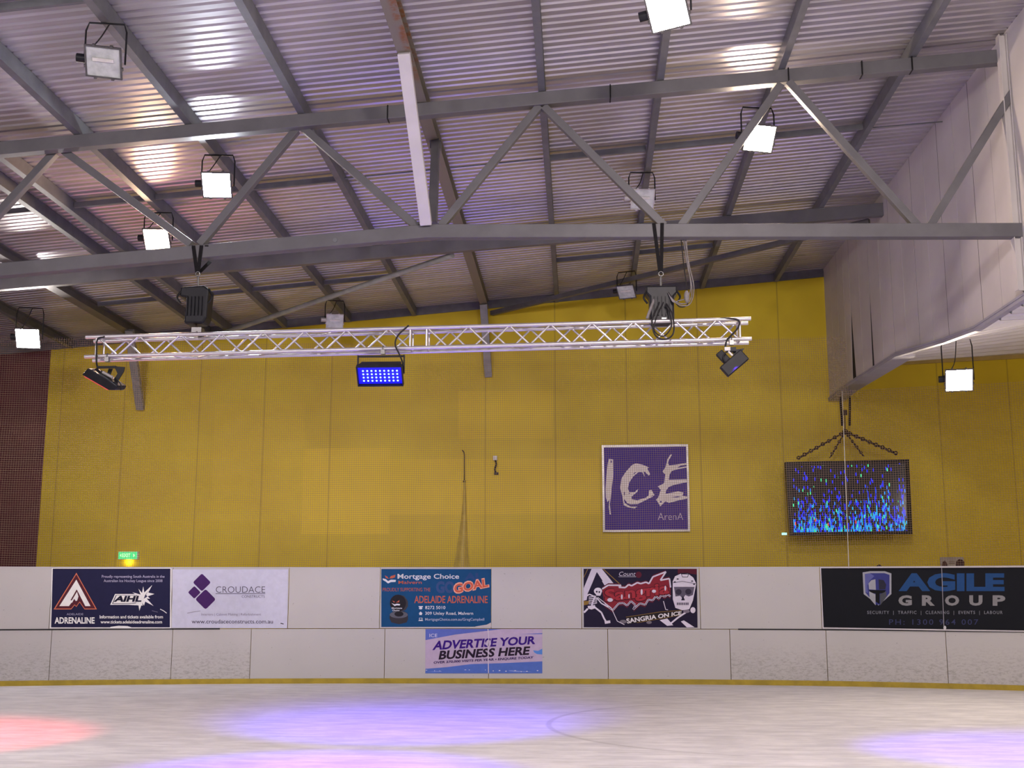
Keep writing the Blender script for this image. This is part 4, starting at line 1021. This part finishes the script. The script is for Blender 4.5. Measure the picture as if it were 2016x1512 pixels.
A.poly([(215, 330), (282, 335), (285, 560), (262, 740), (246, 900), (232, 1000), (246, 1160), (230, 1155), (215, 1050), (222, 935), (195, 975), (172, 900), (168, 780), (180, 560), (200, 400)], SW, 'brush_lettering', 0)
A.poly([(620, 395), (720, 415), (820, 460), (790, 470), (832, 560), (808, 576), (750, 518), (735, 520), (752, 600), (715, 530), (660, 525), (580, 590), (520, 680), (500, 770), (520, 820), (600, 822), (655, 775), (640, 820), (555, 890), (560, 930), (640, 945), (770, 905), (810, 870), (815, 800), (850, 790), (895, 865), (870, 890), (780, 935), (650, 1000), (540, 1005), (490, 990), (450, 925), (440, 950), (460, 990), (540, 1040), (640, 1040), (600, 1066), (520, 1055), (440, 1020), (420, 900), (385, 760), (405, 620), (470, 520), (560, 420)], SW, 'brush_lettering', 0)
A.poly([(1140, 255), (1156, 268), (1108, 350), (1098, 390), (1112, 425), (1230, 412), (1368, 388), (1372, 415), (1290, 428), (1225, 462), (1372, 440), (1374, 460), (1250, 480), (1150, 510), (1118, 570), (1108, 640), (1374, 632), (1378, 676), (1200, 712), (1110, 745), (1070, 800), (1058, 850), (1250, 812), (1330, 830), (1310, 880), (1384, 890), (1384, 918), (1240, 950), (1110, 985), (1060, 960), (980, 1036), (945, 970), (918, 938), (950, 905), (990, 790), (945, 740), (1040, 690), (1055, 560), (1015, 518), (1060, 450), (1090, 330)], SW, 'brush_lettering', 0)
A.poly([(1140, 900), (1240, 885), (1300, 890), (1230, 902)], C(62, 46, 130), 'brush_lettering', 1); A.poly([(240, 355), (262, 355), (258, 390), (246, 388)], C(62, 46, 130), 'brush_lettering', 1)
A.poly([(440, 820), (458, 820), (454, 875), (442, 870)], C(62, 46, 130), 'brush_lettering', 1); A.poly([(505, 838), (545, 832), (520, 850)], C(62, 46, 130), 'brush_lettering', 1); A.ell(990, 968, 12, 16, C(62, 46, 130), 'brush_lettering', 1, 8)
A.poly([(582, 548), (612, 526), (620, 534), (590, 556)], C(62, 46, 130), 'brush_lettering', 1); A.poly([(845, 882), (880, 862), (878, 872), (850, 890)], C(62, 46, 130), 'brush_lettering', 1)
A.text('ArenA', (945, 1132, 1325, 1238), C(170, 160, 190), -0.008, 'lettering', 0)
A.make(t)

# ------------------------------------------------------------------ video screen hanging under the side wall
def m_screen(cx, z0):
    m, nt, bs = nodes_of('screen_pixels')
    p, x, y, z = POS(nt)
    u = M(nt, 'MULTIPLY', M(nt, 'SUBTRACT', x, cx), 38.0); v = M(nt, 'MULTIPLY', M(nt, 'SUBTRACT', z, z0), 15.0)
    fu = M(nt, 'FLOOR', u); fv = M(nt, 'FLOOR', M(nt, 'ADD', v, M(nt, 'MULTIPLY', M(nt, 'FRACT', M(nt, 'MULTIPLY', M(nt, 'SINE', M(nt, 'MULTIPLY', fu, 12.9898)), 43758.5)), 1.0)))
    cmb = N(nt, 'ShaderNodeCombineXYZ'); nt.links.new(fu, cmb.inputs[0]); nt.links.new(fv, cmb.inputs[1])
    wn = N(nt, 'ShaderNodeTexWhiteNoise', noise_dimensions='3D'); nt.links.new(cmb.outputs[0], wn.inputs['Vector'])
    h = M(nt, 'DIVIDE', M(nt, 'SUBTRACT', z, z0), 1.48)
    colnoise = N(nt, 'ShaderNodeTexNoise', noise_dimensions='1D'); nt.links.new(M(nt, 'MULTIPLY', x, 2.6), colnoise.inputs['W']); colnoise.inputs['Detail'].default_value = 3
    reach = M(nt, 'ADD', M(nt, 'MULTIPLY', M(nt, 'SUBTRACT', colnoise.outputs[0], 0.5), 1.5), 0.42)
    den = M(nt, 'ADD', M(nt, 'MULTIPLY', M(nt, 'SUBTRACT', reach, h), 1.1), 0.22, clamp=True)
    den = M(nt, 'MAXIMUM', M(nt, 'MINIMUM', den, 0.85), 0.08)
    on = M(nt, 'LESS_THAN', wn.outputs['Value'], den)
    narrow = M(nt, 'LESS_THAN', M(nt, 'FRACT', u), 0.72); on = M(nt, 'MULTIPLY', on, narrow)
    cm2 = N(nt, 'ShaderNodeCombineXYZ'); nt.links.new(fu, cm2.inputs[0]); nt.links.new(fv, cm2.inputs[1]); cm2.inputs[2].default_value = 7.3
    w2 = N(nt, 'ShaderNodeTexWhiteNoise', noise_dimensions='3D'); nt.links.new(cm2.outputs[0], w2.inputs['Vector'])
    s2 = N(nt, 'ShaderNodeSeparateColor'); nt.links.new(w2.outputs['Color'], s2.inputs[0])
    cy = M(nt, 'ADD', s2.outputs[1], M(nt, 'MULTIPLY', M(nt, 'SUBTRACT', 0.4, h), 0.9))
    c = MIX(nt, STEP(nt, cy, 0.55, 1.0), (0.0, 0.012, 1.0, 1), (0.0, 0.42, 1.0, 1))
    c = MIX(nt, M(nt, 'GREATER_THAN', s2.outputs[2], 0.93), c, (0.05, 0.9, 0.35, 1))
    c = MIX(nt, M(nt, 'LESS_THAN', s2.outputs[0], 0.008), c, (1.0, 0.05, 0.08, 1))
    bs.inputs['Base Color'].default_value = (0.012, 0.014, 0.022, 1); bs.inputs['Roughness'].default_value = 0.12
    nt.links.new(c, bs.inputs['Emission Color']); nt.links.new(M(nt, 'MULTIPLY', on, 1.5), bs.inputs['Emission Strength'])
    return m
cs = [at(1546, 910, 25.45), at(1789, 904, 25.36), at(1796, 1051, 25.36), at(1556, 1055, 25.45)]
t = thing('video_screen', ((cs[2] + cs[3]) / 2), 'large black-framed video screen showing blue pixel rain, hung on chains', 'screen')
b = MB(); bk = [p + Vector((0, 0.16, 0)) for p in cs]
b.add(cs + bk, [(0, 1, 2, 3), (0, 4, 5, 1), (1, 5, 6, 2), (2, 6, 7, 3), (3, 7, 4, 0), (7, 6, 5, 4)]); b.build('casing', BLACK, t)
ins = [at(1558, 919, 25.44), at(1782, 912, 25.35), at(1786, 1045, 25.35), at(1562, 1048, 25.44)]
b = MB(); b.add([p + Vector((0, -0.006, 0)) for p in ins] + ins, [(0, 1, 2, 3), (0, 4, 5, 1), (1, 5, 6, 2), (2, 6, 7, 3), (3, 7, 4, 0)])
b.build('display', m_screen(ins[0].x, (ins[2].z + ins[3].z) / 2), t)
b = MB(); d0 = Vector((0, -0.02, 0))
for i in range(4):
    j = (i + 1) % 4; b.add([cs[i], cs[j], ins[j], ins[i], cs[i] + d0, cs[j] + d0, ins[j] + d0, ins[i] + d0], [(4, 5, 6, 7), (0, 4, 7, 3), (1, 2, 6, 5), (0, 1, 5, 4), (3, 7, 6, 2), (0, 3, 2, 1)])
b.build('bezel', BLACK, t)
b = MB(); q = at(1544, 1051, 25.4); b.box(q, (0.10, 0.05, 0.045)); b.build('status_lamp', emit('cyan_status', (0.35, 0.95, 0.85), 1.6), t, label='small cyan status light')
t = thing('chain_bridle', at(1664, 848, 25.4), 'four dark chains and two slings holding the video screen under the side wall', 'chain')
rg = at(1664, 850, 25.4)
for (x, y, r_) in ((1571, 902, 0.042), (1636, 897, 0.034), (1698, 895, 0.034), (1766, 893, 0.046)):
    e = at(x, y, 25.44); mb = MB(); n = int((e - rg).length / 0.075)
    d = (e - rg).normalized()
    for i in range(n + 1):
        p = rg + d * (0.075 * i + 0.03); mb.ring(p, r_ * 0.75, r_ * 0.35, Vector((0, 1, 0)) if i % 2 else d.cross(Vector((0, 1, 0))), 8, 5)
    mb.tube([rg, e + Vector((0, 0, -0.02))], r_ * 0.3, 6)
    mb.build('chain', CHAIN, t)
for x in (1654, 1673):
    mb = MB(); e = at(x, 784, 25.4); mb.beam(e + Vector((0, 0, 0.03)), at(x + (4 if x < 1664 else 0), 838, 25.4), 0.045, 0.02, (0, 1, 0)); mb.build('sling', WEB, t)
mb = MB(); mb.ring(rg, 0.05, 0.014, (0, 1, 0), 14, 6); mb.tube([rg, at(1664, 836, 25.4), at(1663, 812, 25.4)], 0.012, 6); mb.box(at(1664, 812, 25.4), (0.07, 0.06, 0.11)); mb.build('shackle', CHAIN, t)

# ------------------------------------------------------------------ small things on the end wall
e0 = at(233, 1086, YW - 0.09); e1 = at(271, 1101, YW - 0.09)
t = thing('exit_sign', ((e0.x + e1.x) / 2, YW, e1.z), 'small lit green EXIT sign on the yellow wall above the navy banner', 'exit sign')
b = MB(); b.box(((e0.x + e1.x) / 2, YW - 0.045, (e0.z + e1.z) / 2), (e1.x - e0.x, 0.085, e0.z - e1.z)); b.build('case', mat('exit_case', (0.75, 0.75, 0.7), 0.5), t)
b = MB(); b.box(((e0.x + e1.x) / 2 - 0.008, YW - 0.091, (e0.z + e1.z) / 2), (e1.x - e0.x - 0.03, 0.006, e0.z - e1.z - 0.016)); b.build('green_face', emit('exit_green', (0.06, 0.72, 0.22), 1.0, (0.05, 0.5, 0.2)), t)
A = Art(200, 1060, 120 / 2016, lambda x, y: at(x, y, YW - 0.09))
A.text('EXIT', (690, 500, 950, 620), C(205, 255, 190), 0.02, 'lettering', 0)
A.poly([(605, 560), (660, 500), (660, 620)], C(205, 255, 190), 'lettering', 0); A.poly([(1110, 560), (1050, 500), (1050, 620)], C(205, 255, 190), 'lettering', 0)
for (part, _), (mb, cols) in A.layers.items(): mb.build(part, emit('exit_letters', (0.6, 1.0, 0.55), 0.95), t)
d = bpy.data.lights.new('glow_light', 'POINT'); d.energy = 1.6; d.color = (1.0, 0.85, 0.15); d.shadow_soft_size = 0.03
o = bpy.data.objects.new('glow_light', d); COL.objects.link(o); o.parent = t; o.location = (0, -0.05, -0.06)

# loose sheet of wall lining that hangs like a folded pennant, with its cord
b = MB(); rows = []
for (y, l, f1, f2, r) in ((945, 913, 914.5, 915.5, 917), (985, 911, 914, 916, 918), (1020, 908, 914, 917, 919), (1060, 902, 912, 917, 921), (1090, 898, 910, 916, 922), (1120, 892, 908, 915, 925), (1150, 886, 905, 914, 928)):
    rows.append([at(l, y, YW - 0.01), at((l + f1) / 2, y, YW - 0.05), at(f1, y, YW - 0.13), at(f2, y, YW - 0.06), at(r, y, YW - 0.01)])
vs = [p for r_ in rows for p in r_]; fs = [(i * 5 + k, i * 5 + k + 1, i * 5 + 6 + k, i * 5 + 5 + k) for i in range(6) for k in range(4)]
b.add(vs, fs, True); tag(b.build('loose_lining', mat('yellow_lining', (0.58, 0.44, 0.07), 0.5)), 'narrow folded strip of loose yellow lining hanging on the wall at centre', 'lining')
b = MB(); b.tube(smooth([at(910, 886, YW - 0.03), at(914, 893, YW - 0.03), at(914, 915, YW - 0.03), at(914, 948, YW - 0.04)]), 0.012, 6); b.blob(at(914, 948, YW - 0.04), (0.03, 0.03, 0.03))
tag(b.build('dangling_cable', RUBBER), 'thin dark cable on the yellow wall above the loose lining', 'cable')
t = thing('wall_device', at(976, 934, YW), 'small white box with dangling dark lead on the yellow wall', 'device')
b = MB(); b.box(at(975, 902, YW - 0.04), (0.09, 0.07, 0.10)); b.build('box', mat('white_label', (0.7, 0.68, 0.64), 0.5), t)
b = MB(); b.tube(smooth([at(975, 906, YW - 0.08), at(977, 914, YW - 0.06), at(974, 924, YW - 0.05), at(977, 932, YW - 0.05)]), 0.018, 6); b.box(at(977, 932, YW - 0.05), (0.10, 0.06, 0.05)); b.build('lead', RUBBER, t)

# notice and dark rounded thing behind the boards at the right
t = thing('notice_board', at(1876, 1130, YW - 0.02), 'pale notice with dark figures showing above the black sign', 'notice')
b = MB(); a0 = at(1851, 1097, YW - 0.03); a1 = at(1900, 1140, YW - 0.03)
b.box(((a0.x + a1.x) / 2, YW - 0.016, (a0.z + a1.z) / 2), (a1.x - a0.x, 0.028, a0.z - a1.z)); b.build('panel', mat('grey_notice', (0.36, 0.32, 0.30), 0.6), t)
A = Art(1596, 1080, 420 / 2016, lambda x, y: at(x, y, YW - 0.027))
A.poly([(1238, 165), (1245, 125), (1270, 112), (1290, 145), (1292, 165)], C(70, 46, 44), 'figures', 0); A.poly([(1370, 165), (1375, 120), (1400, 100), (1430, 105), (1452, 125), (1452, 165)], C(60, 40, 40), 'figures', 0); A.line([(1305, 122), (1360, 122)], 5, C(90, 80, 76), 'figures', 0); A.line([(1305, 138), (1360, 138)], 5, C(90, 80, 76), 'figures', 0)
A.make(t)
b = MB(); q = at(1731, 1116, 24.9); b.blob((q.x, q.y, q.z - 0.06), (0.075, 0.08, 0.11)); b.blob((q.x + 0.02, q.y, q.z - 0.18), (0.05, 0.06, 0.16)); b.blob((q.x + 0.03, q.y, q.z - 1.3), (0.16, 0.12, 1.1))
tag(b.build('dark_object', mat('dark_brown_matte', (0.06, 0.035, 0.03), 0.8)), 'dark rounded top of something behind the boards, above the black sign', 'unidentified')

# ------------------------------------------------------------------ safety net above the boards
b = MB(); cell = 0.045; w = 0.0046
X0, X1 = -14.8, 9.6; Z0, Z1 = 2.33, 7.05
NOFF = 0.06
def ny(x, z): return yb(x) + NOFF + 0.02 * math.sin(x * 1.3 + z * 0.7)
nx_ = int((X1 - X0) / cell); nz_ = int((Z1 - Z0) / cell)
vs = []; fs = []

for i in range(nx_ + 1):
    x = X0 + i * cell; o = len(vs); zt = Z1 if x < BX - 0.1 else 5.9
    zs = [Z0 + (zt - Z0) * k / 6 for k in range(7)]
    for z in zs:
        xx = x + 0.012 * math.sin(z * 1.9 + x * 0.8); y = ny(x, z)
        vs += [(xx - w / 2, y, z), (xx + w / 2, y, z), (xx, y + w, z)]
    for k in range(6):
        q = o + 3 * k
        fs += [(q, q + 1, q + 4, q + 3), (q + 1, q + 2, q + 5, q + 4), (q + 2, q, q + 3, q + 5)]
nseg = 52
for j in range(nz_ + 1):
    z = Z0 + j * cell; o = len(vs); X2 = X1 if z < 5.9 else BX - 0.1
    for k in range(nseg + 1):
        x = X0 + (X2 - X0) * k / nseg; zz = z + 0.012 * math.sin(x * 2.1 + z); y = ny(x, z)
        vs += [(x, y, zz - w / 2), (x, y, zz + w / 2), (x, y + w, zz)]
    for k in range(nseg):
        q = o + 3 * k
        fs += [(q, q + 3, q + 4, q + 1), (q + 1, q + 4, q + 5, q + 2), (q + 2, q + 5, q + 3, q)]
b.add(vs, fs); o = b.build('safety_net', mat('net_twine', (0.27, 0.18, 0.12), 0.8, 0, 0.1, 2))
tag(o, 'fine mesh safety net hanging above the boards in front of the yellow wall', 'net')
b = MB(); b.tube([at(1658, 770, 24.0), at(1663, 900, 23.95), at(1667, 1000, 23.93), at(1671, 1119, 23.92)], 0.009, 6)
tag(b.build('hanging_rope', mat('pale_cord', (0.62, 0.58, 0.52), 0.7)), 'pale vertical cord in front of the video screen', 'cord')
